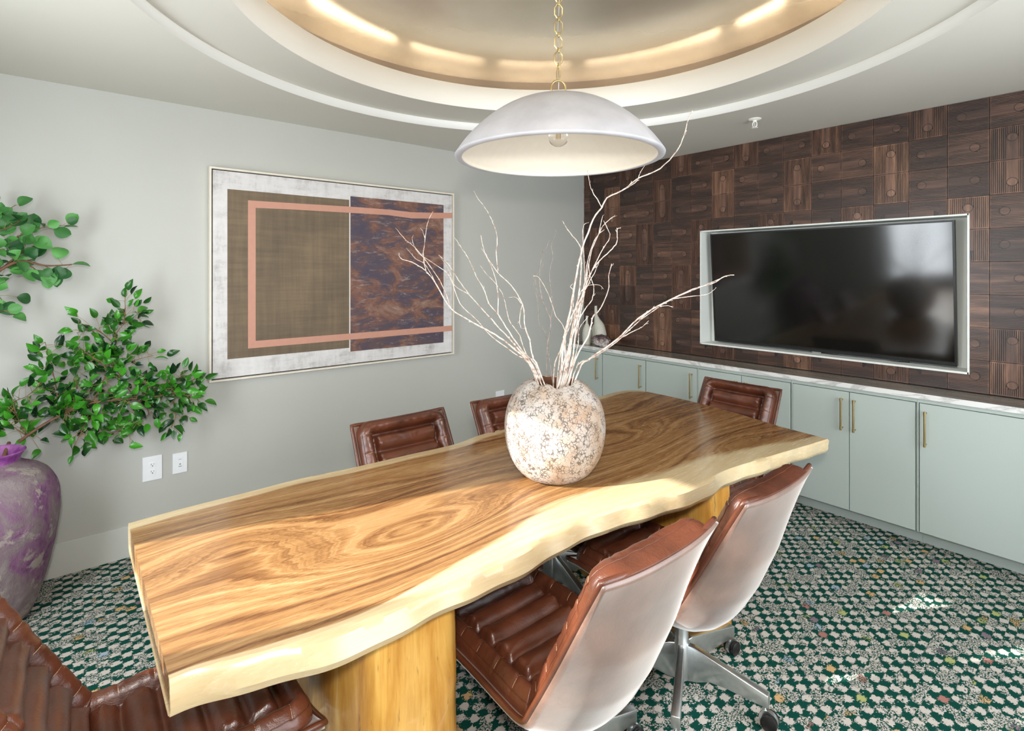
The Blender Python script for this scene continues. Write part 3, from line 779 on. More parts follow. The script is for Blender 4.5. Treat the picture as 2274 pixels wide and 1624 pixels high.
def make_chair_meshes():
    me = {}
    # outer shell
    nu, ns = 40, 70; out = []; inn = []
    def row(s, dn, wadd):
        p, n = rim(s); r = []
        for i in range(nu+1):
            u = -1+2*i/nu; w = lin(s/LEN, [(0, .236), (.15, .252), (.5, .255), (1, .248)])+wadd
            B = bulge(s)*(1-abs(u)**2.4)
            r.append(Vector((w*u, 0, 0))+p-n*B+n*dn)
        return r
    so = [LEN*k/ns for k in range(ns+1)]
    O = [row(s, 0, 0) for s in so]; I = [row(s, .016, -.014) for s in so]
    # pull the inner rows in at the two ends
    bm = bmesh.new()
    vo = [[bm.verts.new(p) for p in r] for r in O]; vi = [[bm.verts.new(p) for p in r] for r in I]
    for a, fl in ((vo, 0), (vi, 1)):
        for k in range(ns):
            for i in range(nu):
                q = (a[k][i], a[k+1][i], a[k+1][i+1], a[k][i+1]); bm.faces.new(q[::-1] if fl else q)
    # rolled rim joining outer and inner
    loop = [(k, 0) for k in range(ns+1)] + [(ns, i) for i in range(1, nu+1)] + [(k, nu) for k in range(ns-1, -1, -1)] + [(0, i) for i in range(nu-1, 0, -1)]
    mids = []
    cen = Vector((0, 0, .55))
    for (k, i) in loop:
        a, b = vo[k][i].co, vi[k][i].co; m = (a+b)/2
        p, n = rim(so[k]); d = n*.006
        if i == 0: d = d+Vector((-.004, 0, 0))
        if i == nu: d = d+Vector((.004, 0, 0))
        mids.append(bm.verts.new(m+d))
    L_ = len(loop)
    for q in range(L_):
        k, i = loop[q]; k2, i2 = loop[(q+1) % L_]
        bm.faces.new((vo[k][i], vo[k2][i2], mids[(q+1) % L_], mids[q])); bm.faces.new((mids[q], mids[(q+1) % L_], vi[k2][i2], vi[k][i]))
    wb = bmesh.new(); wp = [v.co.copy() for v in mids]; wp.append(wp[0].copy()); tube(wb, wp, .0085, 8); wm = bpy.data.meshes.new('rim_sheen_falloff'); wb.to_mesh(wm); wb.free(); me['rim_sheen_falloff'] = wm  # added brown tube, stands in for the sheen fading towards the shell rim
    bmesh.ops.recalc_face_normals(bm, faces=bm.faces)
    m = bpy.data.meshes.new('shell'); bm.to_mesh(m); bm.free(); me['shell'] = m
    # cushion surface
    nu, ns = 84, 190; s0, s1 = .010, LEN+.010; Wc = .234; rr = .075; bw = .070; CL = s1-s0
    nb = int(round((CL-2*bw)/.083)); pit = (CL-2*bw)/nb
    def cpt(s, u, extra=0.0):
        t = min(s-s0, s1-s); w = Wc
        if t < rr: w = Wc-rr+math.sqrt(max(0, rr*rr-(rr-t)**2))
        x = w*u; p, n = rim(s)
        # distance to the rounded border
        ax = abs(x); cxn, ct = Wc-rr, rr
        if ax > cxn and t < ct: d = rr-math.hypot(ax-cxn, ct-t)
        else: d = min(Wc-ax, t)
        d = max(0, d)
        q = s-s0-bw; ph = q/pit
        near = abs(ph-round(ph))*pit
        e = max(0, 1-((d-bw*.5)/(bw*.5))**2)**.5
        h = .054*e+.004 if d < bw else 0.0
        hin = .014+.038*abs(math.sin(PI*ph))**.55 if d >= bw*.8 else 0
        k = max(0, min(1, (d-bw*.92)/.03)); k = k*k*(3-2*k)
        g = 0.0
        if d > bw*.3 and -.02 < q < CL-2*bw+.02:
            g = .0032*math.exp(-((d-bw*1.25)/.022)**2)*math.sin(q*190+4*noise.noise(Vector((x*20, s*14, 1))))
        if d < bw:
            side = abs(x) > Wc-bw
            if side: h *= 1-.08*math.exp(-(near/.0045)**2)
            else:
                xn = abs(((x+.5)/.11) % 1-.5)*.11*0+1
            g += .0025*noise.noise(Vector((x*40, s*40, 3)))
        h = max(h, hin*k)+g*(1 if d > .01 else 0)
        h += .003*noise.noise(Vector((x*16, s*16, 7)))*min(1, d/.03)
        uw = min(1, abs(x)/.25); kk = max(0, 1-d/.042); kk = kk*kk*(3-2*kk)
        h -= kk*(bulge(min(s, LEN))*(1-uw**2.4)+.010*max(0, (s-LEN+.03)/.046))
        dish = -.009*(1-(x/Wc)**2)*min(1, t/.12)
        return Vector((x, 0, 0))+p+n*(.012+h+dish+extra), d
    def uu(i): 
        v = -1+2*i/nu; return math.copysign(abs(v)**.86, v) if v else 0
    G = [[cpt(s0+CL*k/ns, uu(i))[0] for i in range(nu+1)] for k in range(ns+1)]
    # join index where the back begins
    jb = min(range(ns+1), key=lambda k: abs((s0+CL*k/ns)-(RL[-1]*.475)))
    for nm, ka, kb in (('seat_cushion', 0, jb), ('back_cushion', jb, ns)):
        rows_ = G[ka:kb+1]; vv = [tuple(p) for r in rows_ for p in r]; w_ = nu+1; ff = []
        for k in range(len(rows_)-1):
            for i in range(nu): ff.append((k*w_+i, k*w_+i+1, (k+1)*w_+i+1, (k+1)*w_+i))
        mm = bpy.data.meshes.new(nm); mm.from_pydata(vv, [], ff); mm.update()
        me[nm] = mm
    # piping along the top of the border roll, and cross stitches
    def pip(d_in, npt=150):
        P = []; W2 = Wc-d_in; a0 = s0+d_in; a1 = s1-d_in; r2 = rr-d_in
        def at(x, s):
            t = min(s-s0, s1-s); w = Wc
            if t < rr: w = Wc-rr+math.sqrt(max(0, rr*rr-(rr-t)**2))
            return cpt(s, max(-1, min(1, x/w)), .0006)[0]
        for k in range(npt):
            s = a0+r2+(a1-a0-2*r2)*k/(npt-1); P.append(at(W2, s))
        for k in range(1, 12): a = PI/2*k/12; P.append(at(W2-r2+r2*math.cos(a), a1-r2+r2*math.sin(a)))
        for k in range(40): P.append(at((W2-r2)*(1-2*k/39), a1))
        for k in range(1, 12): a = PI/2*k/12; P.append(at(-(W2-r2)-r2*math.sin(a), a1-r2+r2*math.cos(a)))
        for k in range(npt): s = a1-r2-(a1-a0-2*r2)*k/(npt-1); P.append(at(-W2, s))
        for k in range(1, 12): a = PI/2*k/12; P.append(at(-(W2-r2)-r2*math.cos(a), a0+r2-r2*math.sin(a)))
        for k in range(40): P.append(at(-(W2-r2)*(1-2*k/39), a0))
        for k in range(1, 12): a = PI/2*k/12; P.append(at(W2-r2+r2*math.sin(a), a0+r2-r2*math.cos(a)))
        P.append(P[0]); return P
    bm = bmesh.new(); tube(bm, pip(.013), .0016, 5); mm = bpy.data.meshes.new('piping'); bm.to_mesh(mm); bm.free(); me['piping'] = mm
    for nm in ('seat_cushion', 'back_cushion'):
        bm = bmesh.new(); bm.from_mesh(me[nm]); n0 = len(bm.faces)
        for b in range(0, nb+1):
            s = s0+bw+pit*b
            if (s < s0+CL*jb/ns) != (nm == 'seat_cushion'): continue
            for sg in (-1, 1):
                tube(bm, [cpt(s, sg*(Wc-d)/Wc, .0006)[0] for d in [.016+.046*k/9 for k in range(10)]], .0009, 4)
        for f in list(bm.faces)[n0:]: f.material_index = 1
        bm.to_mesh(me[nm]); bm.free()
    # column and under-seat plate
    bm = bmesh.new(); rows = lathe(bm, [(.022, .03), (.030, .035), (.031, .172), (.026, .178), (.026, .30), (.030, .302), (.030, .318)], 32); capped(bm, rows); m = bpy.data.meshes.new('column'); bmesh.ops.recalc_face_normals(bm, faces=bm.faces); bm.to_mesh(m); bm.free(); me['column'] = m
    bm = bmesh.new(); box(bm, -.07, .07, -.09, .09, .312, .330, .004); m = bpy.data.meshes.new('seat_plate'); bm.to_mesh(m); bm.free(); me['seat_plate'] = m
    # leg pointing +y
    bm = bmesh.new()
    prof = [(.020, .170), (.05, .172), (.09, .164), (.315, .120), (.315, .076), (.17, .076), (.11, .068), (.065, .045), (.020, .03)]
    vl = [bm.verts.new((-.011-.004*(y/.3), y, z)) for y, z in prof]; vr = [bm.verts.new((.011+.004*(y/.3), y, z)) for y, z in prof]
    bm.faces.new(vl); bm.faces.new(vr[::-1])
    for i in range(len(prof)): bm.faces.new((vl[i], vr[i], vr[(i+1) % len(prof)], vl[(i+1) % len(prof)]))
    bmesh.ops.recalc_face_normals(bm, faces=bm.faces)
    bmesh.ops.bevel(bm, geom=bm.edges[:], offset=.0028, segments=2, profile=.5, affect='EDGES')
    m = bpy.data.meshes.new('leg'); bm.to_mesh(m); bm.free(); me['leg'] = m
    bm = bmesh.new()
    R90 = Matrix.Rotation(PI/2, 4, 'Y')
    for sx in (-1, 1):
        n0 = len(bm.verts)
        rows = lathe(bm, [(.004, -.009), (.022, -.009), (.027, -.005), (.027, .005), (.020, .009), (.004, .0105)], 28, M=Matrix.Translation((sx*.017, .318, .0275)) @ (R90 if sx > 0 else R90.inverted())); capped(bm, rows)
    nf = len(bm.faces)
    tube(bm, [(0, .30, .085), (0, .30, .052)], .006, 12)
    rows = lathe(bm, [(.031, -.007), (.032, 0), (.031, .007)], 24, M=Matrix.Translation((0, .314, .032)) @ R90); capped(bm, rows)
    for f in list(bm.faces)[nf:]: f.material_index = 1
    bmesh.ops.recalc_face_normals(bm, faces=bm.faces)
    m = bpy.data.meshes.new('caster'); bm.to_mesh(m); bm.free(); me['caster'] = m
    for k in ('shell', 'rim_sheen_falloff', 'seat_cushion', 'back_cushion', 'piping', 'column', 'leg', 'caster'):
        me[k].polygons.foreach_set('use_smooth', [True]*len(me[k].polygons))
    me['column'].set_sharp_from_angle(angle=.7); me['leg'].set_sharp_from_angle(angle=.9); me['caster'].set_sharp_from_angle(angle=.7)
    mats = {'shell': ['shell_sheen_leather'], 'rim_sheen_falloff': ['leather'], 'seat_cushion': ['leather', 'thread'], 'back_cushion': ['leather', 'thread'], 'piping': ['leather'], 'column': ['alu'], 'seat_plate': ['alu'], 'leg': ['alu'], 'caster': ['black', 'alu']}
    for k, v in mats.items():
        for q in v: me[k].materials.append(M[q])
    return me
CM = make_chair_meshes()
def add_part(name, me, parent, rz=0):
    o = bpy.data.objects.new(name, me); COL.objects.link(o); o.parent = parent; o.rotation_euler = (0, 0, rz); return o
def make_chair(label, x, y, rz, base_deg):
    c = empty('conference_chair', label, 'chair', (x, y, 0), rz, 'brown leather shell chairs around the slab table')
    add_part('shell', CM['shell'], c); add_part('rim_sheen_falloff', CM['rim_sheen_falloff'], c)
    st = add_part('seat_cushion', CM['seat_cushion'], c); bk = add_part('back_cushion', CM['back_cushion'], c)
    add_part('piping', CM['piping'], c)
    add_part('seat_plate', CM['seat_plate'], c); add_part('column', CM['column'], c)
    for k in range(5):
        # base_deg is a world heading of one leg
        lg = add_part('leg', CM['leg'], c, math.radians(base_deg+72*k-90)-rz); add_part('caster', CM['caster'], lg)
    return c
chairs = [
 ('nearest brown leather chair seen from behind, beside the near trunk leg', -2.855, -2.515, 0, -7),
 ('brown leather chair seen from behind, beside the table tip, metal base in view', -2.195, -2.515, 0, -7),
 ('brown leather chair by the grey wall, whole backrest showing under the painting', -2.79, -1.715, PI, 20),
 ('brown leather chair by the grey wall, half hidden behind the crackled vase', -2.12, -1.715, PI, 40),
 ('brown leather chair at the far table end in front of the sage cabinets', -1.14, -2.03, PI/2, -86),
 ('brown leather chair at the near table end, sunlit orange back at the bottom left corner', -3.895, -2.05, -PI/2, 10),
]
for q in chairs: make_chair(*q)

# ------------------------------------------------------------------ crackled vase with bare branches
VX, VY, VZ = -2.477, -2.10, .7605
vz = empty('crackle_vase', 'round cream crackle glazed vase full of bare branches on the table', 'vase', (VX, VY, VZ))
an = math.radians(-128)
def vfn(a, r, z):
    dz = 0; 
    if z > .30 and r > .06:
        w = min(1, (z-.30)/.09); da = (a-an+PI) % (2*PI)-PI
        dz = w*(.005*math.sin(5*a+1)+.004*math.sin(9*a)-.019*math.exp(-(da/.36)**2))
        r = r*(1-.10*w*math.exp(-(da/.30)**2))
    return (r*math.cos(a), r*math.sin(a), z+dz)
vp = catmull([(.085, 0, 0), (.125, 0, .010), (.165, 0, .050), (.196, 0, .115), (.208, 0, .19), (.205, 0, .25), (.188, 0, .31), (.155, 0, .358), (.118, 0, .388), (.098, 0, .397), (.089, 0, .393)], 4)
bm = bmesh.new(); rows = lathe(bm, [(p.x, p.z) for p in vp], 96, fn=vfn)
n1 = len(bm.faces)
ip = [(.089, .393), (.082, .38), (.11, .34), (.17, .28), (.19, .2), (.16, .09), (.09, .03), (.01, .03)]
rows2 = lathe(bm, ip, 96, fn=vfn)
for f in list(bm.faces)[n1:]: f.material_index = 1
bm.faces.new(rows[0][::-1]); f = bm.faces.new(rows2[-1]); f.material_index = 1
bmesh.ops.remove_doubles(bm, verts=bm.verts, dist=1e-5)
obj('body', bm, [M['crackle'], M['vase_in']], vz, True)
TWIGS = [
    ([[-2.457,-2.118,1.175],[-2.459,-2.13,1.296],[-2.443,-2.157,1.445],[-2.431,-2.18,1.594],[-2.419,-2.204,1.704],[-2.394,-2.24,1.82],[-2.377,-2.268,1.866],[-2.368,-2.289,1.901],[-2.318,-2.344,1.939],[-2.294,-2.378,1.973],[-2.232,-2.444,2.014],[-2.192,-2.491,2.079],[-2.18,-2.515,2.136],[-2.176,-2.532,2.197],[-2.172,-2.549,2.229]], 0.0042),
    ([[-2.381,-2.271,1.865],[-2.403,-2.267,1.897],[-2.43,-2.257,1.938],[-2.448,-2.255,2.008]], 0.0022),
    ([[-2.322,-2.347,1.938],[-2.297,-2.38,1.965],[-2.297,-2.393,1.992],[-2.289,-2.413,2.024]], 0.0018),
    ([[-2.452,-2.134,1.177],[-2.423,-2.147,1.369],[-2.394,-2.161,1.526],[-2.382,-2.159,1.601],[-2.375,-2.154,1.669],[-2.372,-2.145,1.715],[-2.398,-2.113,1.769],[-2.418,-2.085,1.823]], 0.0038),
    ([[-2.439,-2.132,1.182],[-2.422,-2.156,1.37],[-2.387,-2.194,1.556],[-2.358,-2.227,1.638],[-2.324,-2.265,1.69],[-2.307,-2.289,1.726],[-2.312,-2.293,1.777],[-2.306,-2.308,1.784]], 0.0034),
    ([[-2.419,-2.123,1.178],[-2.386,-2.133,1.328],[-2.353,-2.143,1.479],[-2.32,-2.154,1.67],[-2.28,-2.169,1.771],[-2.246,-2.18,1.819],[-2.205,-2.196,1.851]], 0.0032),
    ([[-2.275,-2.165,1.771],[-2.258,-2.166,1.834],[-2.244,-2.164,1.851]], 0.0018),
    ([[-2.45,-2.163,1.188],[-2.443,-2.181,1.337],[-2.436,-2.2,1.448],[-2.421,-2.225,1.557],[-2.384,-2.269,1.681],[-2.364,-2.299,1.745],[-2.383,-2.296,1.788],[-2.399,-2.296,1.808]], 0.0028),
    ([[-2.416,-2.151,1.369],[-2.418,-2.193,1.527],[-2.392,-2.258,1.554],[-2.399,-2.296,1.537]], 0.0018),
    ([[-2.454,-2.172,1.197],[-2.408,-2.223,1.345],[-2.401,-2.242,1.426],[-2.389,-2.265,1.449],[-2.369,-2.294,1.529],[-2.374,-2.303,1.587],[-2.374,-2.316,1.637]], 0.0032),
    ([[-2.427,-2.181,1.188],[-2.398,-2.233,1.258],[-2.336,-2.312,1.333],[-2.286,-2.381,1.422],[-2.206,-2.476,1.498],[-2.143,-2.555,1.545],[-2.12,-2.602,1.56],[-2.103,-2.644,1.588],[-2.097,-2.677,1.593]], 0.0038),
    ([[-2.201,-2.473,1.498],[-2.159,-2.525,1.509],[-2.117,-2.578,1.517],[-2.102,-2.607,1.545]], 0.0018),
    ([[-2.283,-2.379,1.415],[-2.248,-2.421,1.458],[-2.229,-2.45,1.47],[-2.204,-2.484,1.47]], 0.0019),
    ([[-2.334,-2.311,1.333],[-2.286,-2.363,1.37],[-2.272,-2.388,1.386],[-2.261,-2.41,1.412]], 0.002),
    ([[-2.424,-2.158,1.184],[-2.386,-2.214,1.247],[-2.372,-2.25,1.272],[-2.331,-2.308,1.325],[-2.274,-2.38,1.414],[-2.201,-2.464,1.491],[-2.136,-2.543,1.538],[-2.105,-2.594,1.566],[-2.085,-2.634,1.587]], 0.0026),
    ([[-2.537,-2.051,1.175],[-2.602,-1.953,1.297],[-2.641,-1.878,1.347],[-2.687,-1.797,1.39],[-2.734,-1.714,1.442],[-2.766,-1.645,1.544],[-2.786,-1.585,1.609],[-2.819,-1.513,1.65],[-2.842,-1.452,1.668],[-2.832,-1.416,1.694]], 0.0036),
    ([[-2.76,-1.541,1.609],[-2.761,-1.518,1.684],[-2.745,-1.508,1.761],[-2.726,-1.501,1.839],[-2.698,-1.502,1.892]], 0.002),
    ([[-2.748,-1.512,1.761],[-2.751,-1.496,1.795],[-2.755,-1.48,1.813]], 0.0013),
    ([[-2.737,-1.599,1.543],[-2.758,-1.538,1.634],[-2.78,-1.477,1.668],[-2.796,-1.42,1.72]], 0.0016),
    ([[-2.725,-1.7,1.441],[-2.734,-1.64,1.544],[-2.757,-1.569,1.634],[-2.788,-1.491,1.718],[-2.801,-1.429,1.754],[-2.822,-1.36,1.817]], 0.002),
    ([[-2.532,-2.056,1.175],[-2.561,-1.975,1.273],[-2.599,-1.888,1.36],[-2.627,-1.809,1.434],[-2.651,-1.733,1.504],[-2.665,-1.667,1.568],[-2.673,-1.604,1.634],[-2.688,-1.535,1.685]], 0.0032),
    ([[-2.658,-1.743,1.504],[-2.681,-1.663,1.543],[-2.675,-1.607,1.609],[-2.682,-1.541,1.677]], 0.0016),
    ([[-2.53,-2.031,1.178],[-2.576,-1.945,1.263],[-2.624,-1.857,1.328],[-2.651,-1.788,1.395],[-2.685,-1.711,1.464],[-2.702,-1.65,1.584],[-2.727,-1.582,1.634],[-2.772,-1.496,1.693],[-2.777,-1.445,1.754],[-2.755,-1.415,1.782]], 0.0024),
    ([[-2.512,-2.046,1.171],[-2.544,-1.979,1.264],[-2.571,-1.916,1.345],[-2.588,-1.861,1.42],[-2.599,-1.811,1.465],[-2.599,-1.771,1.528],[-2.606,-1.725,1.584],[-2.613,-1.679,1.659],[-2.627,-1.626,1.726],[-2.63,-1.584,1.766]], 0.0032),
    ([[-2.534,-2.08,1.179],[-2.55,-2.042,1.257],[-2.546,-2.021,1.322],[-2.548,-1.994,1.373],[-2.544,-1.973,1.467],[-2.57,-1.926,1.547],[-2.6,-1.877,1.601],[-2.619,-1.837,1.656],[-2.626,-1.807,1.704],[-2.624,-1.784,1.768]], 0.0034),
    ([[-2.528,-1.954,1.465],[-2.555,-1.945,1.494],[-2.586,-1.933,1.496]], 0.0016),
    ([[-2.535,-1.962,1.466],[-2.55,-1.962,1.409],[-2.552,-1.974,1.368],[-2.54,-1.997,1.365]], 0.0018),
    ([[-2.596,-1.872,1.425],[-2.581,-1.852,1.506],[-2.578,-1.822,1.593],[-2.581,-1.787,1.649],[-2.594,-1.744,1.715]], 0.0022),
    ([[-2.596,-1.872,1.605],[-2.592,-1.854,1.687],[-2.579,-1.843,1.759],[-2.584,-1.817,1.824],[-2.598,-1.783,1.89],[-2.613,-1.749,1.933],[-2.619,-1.723,1.972]], 0.002),
    ([[-2.499,-2.031,1.182],[-2.525,-1.98,1.247],[-2.533,-1.943,1.329],[-2.555,-1.895,1.397],[-2.552,-1.867,1.466],[-2.557,-1.834,1.529],[-2.586,-1.78,1.593],[-2.597,-1.741,1.633]], 0.0024),
    ([[-2.434,-2.007,1.147],[-2.419,-1.997,1.294],[-2.395,-1.994,1.386],[-2.411,-1.959,1.473],[-2.411,-1.936,1.56],[-2.393,-1.929,1.674],[-2.363,-1.932,1.715],[-2.344,-1.926,1.753]], 0.003),
    ([[-2.384,-1.983,1.385],[-2.373,-1.977,1.488],[-2.374,-1.961,1.593],[-2.353,-1.963,1.674],[-2.352,-1.949,1.723],[-2.331,-1.951,1.764],[-2.318,-1.947,1.798]], 0.0018),
    ([[-2.41,-1.987,1.292],[-2.429,-1.955,1.37],[-2.427,-1.941,1.473],[-2.431,-1.922,1.544],[-2.425,-1.91,1.584]], 0.0018),
    ([[-2.398,-1.945,1.472],[-2.412,-1.924,1.52],[-2.413,-1.914,1.584],[-2.383,-1.929,1.633],[-2.384,-1.918,1.666]], 0.0014),
    ([[-2.417,-2.099,1.304],[-2.435,-2.064,1.417],[-2.449,-2.033,1.508],[-2.468,-1.998,1.578],[-2.479,-1.969,1.589]], 0.0018),
    ([[-2.44,-2.08,1.159],[-2.414,-2.086,1.302],[-2.376,-2.102,1.401],[-2.361,-2.098,1.516],[-2.364,-2.08,1.539],[-2.347,-2.079,1.554]], 0.0026),
    ([[-2.438,-2.055,1.171],[-2.412,-2.068,1.269],[-2.375,-2.09,1.4],[-2.34,-2.11,1.477],[-2.305,-2.131,1.554],[-2.276,-2.146,1.609],[-2.259,-2.152,1.648]], 0.003),
    ([[-2.494,-2.165,1.179],[-2.482,-2.184,1.304],[-2.448,-2.221,1.428],[-2.419,-2.253,1.493],[-2.419,-2.262,1.544],[-2.435,-2.257,1.594],[-2.443,-2.259,1.644]], 0.0026),
    ([[-2.389,-2.083,1.153],[-2.368,-2.083,1.244],[-2.346,-2.084,1.359],[-2.312,-2.095,1.475],[-2.29,-2.096,1.593],[-2.286,-2.081,1.791],[-2.255,-2.09,1.824]], 0.0026),
    ([[-2.516,-2.172,1.183],[-2.499,-2.181,1.269],[-2.491,-2.182,1.377],[-2.457,-2.205,1.463],[-2.434,-2.218,1.521],[-2.414,-2.229,1.659],[-2.389,-2.245,1.74],[-2.357,-2.265,1.777]], 0.0028),
    ([[-2.431,-2.139,1.167],[-2.431,-2.165,1.238],[-2.431,-2.191,1.315],[-2.443,-2.207,1.376],[-2.43,-2.244,1.428]], 0.0024),
]
FICUS = [
    [[-4.253,-0.16,0.735],[-4.188,-0.176,0.805],[-4.071,-0.176,0.879],[-3.938,-0.176,0.926],[-3.757,-0.176,0.921],[-3.592,-0.176,0.921],[-3.505,-0.176,0.973],[-3.437,-0.176,1.021]],
    [[-3.938,-0.16,0.923],[-3.872,-0.157,1.09],[-3.853,-0.157,1.232],[-3.805,-0.157,1.324],[-3.715,-0.157,1.393]],
    [[-4.071,-0.16,0.875],[-4.08,-0.168,1.026],[-4.105,-0.168,1.164],[-4.122,-0.168,1.256]],
    [[-3.872,-0.16,1.091],[-3.755,-0.154,1.125],[-3.673,-0.154,1.141]],
    [[-3.755,-0.16,0.918],[-3.653,-0.152,0.964],[-3.523,-0.152,1.01]],
    [[-4.189,-0.16,0.801],[-4.235,-0.186,0.964],[-4.187,-0.186,1.0],[-4.13,-0.186,1.058]],
    [[-3.938,-0.16,0.923],[-3.974,-0.189,0.807],[-4.019,-0.189,0.701]],
    [[-3.755,-0.16,0.918],[-3.693,-0.14,0.818],[-3.833,-0.14,0.745]],
    [[-3.853,-0.16,1.232],[-3.929,-0.174,1.31],[-4.001,-0.174,1.292]],
    [[-3.59,-0.16,0.918],[-3.482,-0.176,0.892],[-3.46,-0.176,0.863]],
    [[-3.938,-0.16,0.923],[-3.89,-0.13,0.754],[-3.773,-0.13,0.756]],
    [[-3.805,-0.16,1.325],[-3.799,-0.162,1.397],[-3.801,-0.162,1.45]],
    [[-4.071,-0.16,0.875],[-4.001,-0.14,0.987],[-4.019,-0.14,1.151]],
    [[-3.755,-0.16,0.918],[-3.735,-0.161,1.026],[-3.695,-0.161,0.996]],
    [[-4.189,-0.16,0.801],[-4.253,-0.152,0.873],[-4.285,-0.152,0.965]],
    [[-3.872,-0.16,1.091],[-3.947,-0.181,1.172],[-3.992,-0.181,1.223]],
    [[-3.755,-0.16,0.918],[-3.814,-0.152,1.034],[-3.872,-0.152,1.161]],
    [[-3.59,-0.16,0.918],[-3.565,-0.138,0.796],[-3.587,-0.138,0.723]],
]
EUCA = [
    [[-4.374,-0.17,1.508],[-4.284,-0.169,1.614],[-4.204,-0.169,1.658],[-4.122,-0.169,1.636],[-4.019,-0.169,1.642]],
    [[-4.345,-0.17,1.677],[-4.237,-0.156,1.767],[-4.172,-0.156,1.803],[-4.122,-0.156,1.828],[-4.033,-0.156,1.844]],
    [[-4.33,-0.17,1.784],[-4.284,-0.16,1.872],[-4.229,-0.16,1.931]],
    [[-4.374,-0.17,1.361],[-4.312,-0.196,1.402],[-4.269,-0.196,1.421]],
    [[-4.284,-0.17,1.614],[-4.205,-0.155,1.702],[-4.139,-0.155,1.748]],
    [[-4.122,-0.17,1.636],[-4.102,-0.165,1.614],[-4.092,-0.165,1.569]],
    [[-4.345,-0.17,1.677],[-4.283,-0.182,1.699],[-4.22,-0.182,1.668]],
    [[-4.33,-0.17,1.784],[-4.25,-0.198,1.818],[-4.187,-0.198,1.876]],
    [[-4.374,-0.17,1.529],[-4.301,-0.148,1.495],[-4.273,-0.148,1.462]],
    [[-4.204,-0.17,1.658],[-4.155,-0.172,1.614],[-4.164,-0.172,1.603]],
]

SUBS = {1: 0, 2: 0, 6: 5, 8: 4, 11: 10, 12: 10, 13: 10, 16: 15, 17: 15, 18: 15, 19: 15, 21: 20, 25: 24, 26: 24, 27: 23, 28: 24, 31: 30, 33: 30}
TL = {0: 'longest bare branch, rising right past the rim of the white lamp', 3: 'pale bare branch forking left just below the lamp, in the vase',
 4: 'pale bare branch leaning right with a hooked tip, in the crackled vase', 9: 'short thick bare branch curving right above the small bone vases',
 10: 'long low bare branch stretching right in front of the television', 14: 'thin bare branch running alongside the low one that points at the television',
 15: 'longest left bare branch, its forked tip over the rusty half of the painting', 20: 'bare branch leaning left across the right frame of the painting',
 22: 'thin bare branch, uppermost of those fanning left over the painting', 23: 'bare branch leaning left between painting and lamp, second from the frame edge',
 24: 'bare branch with many forks rising left of centre below the lamp', 30: 'thin greyish upright bare branch in the gap between the left and right bundles',
 32: 'short greyish curly bare branch beside the upright one in the gap', 34: 'thin bare branch bending left from the right bundle into the gap'}
rt = random.Random(5)
def twig_mesh(bm, pts, r, tipk=.35):
    P = catmull(pts, 4); n = len(P)
    P = [p+Vector((rt.uniform(-1, 1), rt.uniform(-1, 1), rt.uniform(-1, 1)))*.0013 if 0 < i < n-1 else p for i, p in enumerate(P)]
    R_ = [r*(1-(1-tipk)*i/(n-1))*rt.uniform(.9, 1.14)*1.06 for i in range(n)]
    tube(bm, P, R_, 7)
    for i in range(4, n-1):          # buds and short spurs
        if rt.random() < .36:
            t = (P[i+1]-P[i-1]).normalized(); s = t.cross(Vector((rt.uniform(-1, 1), rt.uniform(-1, 1), rt.uniform(-1, 1)))).normalized()
            l = rt.uniform(.004, .011); tube(bm, [P[i], P[i]+s*l*.5+t*l*.5, P[i]+s*l*.7+t*l*1.2], [R_[i]*.7, R_[i]*.55, R_[i]*.45], 5)
parents = {}
for i, (pts, r) in enumerate(TWIGS):
    if i in SUBS: continue
    o0 = Vector(pts[0])
    bm = bmesh.new(); q = [Vector(p)-o0 for p in pts]
    # run the foot of the branch down inside the vase
    d = (q[1]-q[0]).normalized(); foot = Vector((VX, VY, VZ+.06))-o0+Vector((rt.uniform(-.07, .07), rt.uniform(-.07, .07), 0))
    q = [foot]+q
    twig_mesh(bm, q, r)
    grey = i in (30, 32)
    o = obj('bare_branch', bm, M['twig_grey'] if grey else M['twig'], None, True)
    o.location = o0
    tag(o, TL.get(i, 'pale bare branch in the dense upright bundle rising from the crackled vase'), 'branch', 'bare branches in the crackled vase')
    parents[i] = (o, o0, grey)
for i, (pts, r) in enumerate(TWIGS):
    if i not in SUBS: continue
    o, o0, grey = parents[SUBS[i]]
    bm = bmesh.new(); twig_mesh(bm, [Vector(p)-o0 for p in pts], r)
    obj('side_twig', bm, M['twig_grey'] if grey else M['twig'], o, True)

# ------------------------------------------------------------------ pendant lamp
lamp = empty('pendant_lamp', 'large white plaster dome pendant lamp hanging by a gold chain over the table', 'lamp', (CX, CY, 2.07))
bm = bmesh.new()
ou = [(.426*q, .018+.235*(1-q**2.35)-.010*q**14) for q in [math.sin(PI/2*k/22) for k in range(1, 23)]]
prof = [(.012, .253)]+ou+[(.4275, .0)][:0]+[(.4265, -.002), (.424, -.008)][:0]+[(.425, .004), (.416, .001), (.402, 0), (.397, .002)]
rows = lathe(bm, prof, 96); n1 = len(bm.faces)
inn = [(.397, .002), (.395, .008)]+[(.395*q, .012+.205*(1-q**2.35)) for q in [math.sin(PI/2*k/20) for k in range(19, 0, -1)]]+[(.01, .217)]
rows2 = lathe(bm, inn, 96)
for f in list(bm.faces)[n1:]: f.material_index = 1
bm.faces.new(rows[0][::-1]); f = bm.faces.new(rows2[-1]); f.material_index = 1
bmesh.ops.remove_doubles(bm, verts=bm.verts, dist=1e-5)
obj('shade', bm, [M['plaster'], M['lamp_in']], lamp, True)
bm = bmesh.new(); rows = lathe(bm, [(.018, .218), (.02, .2), (.02, .15), (.016, .148)], 24); capped(bm, rows); obj('socket', bm, M['gold_chain'], lamp, True, 40)
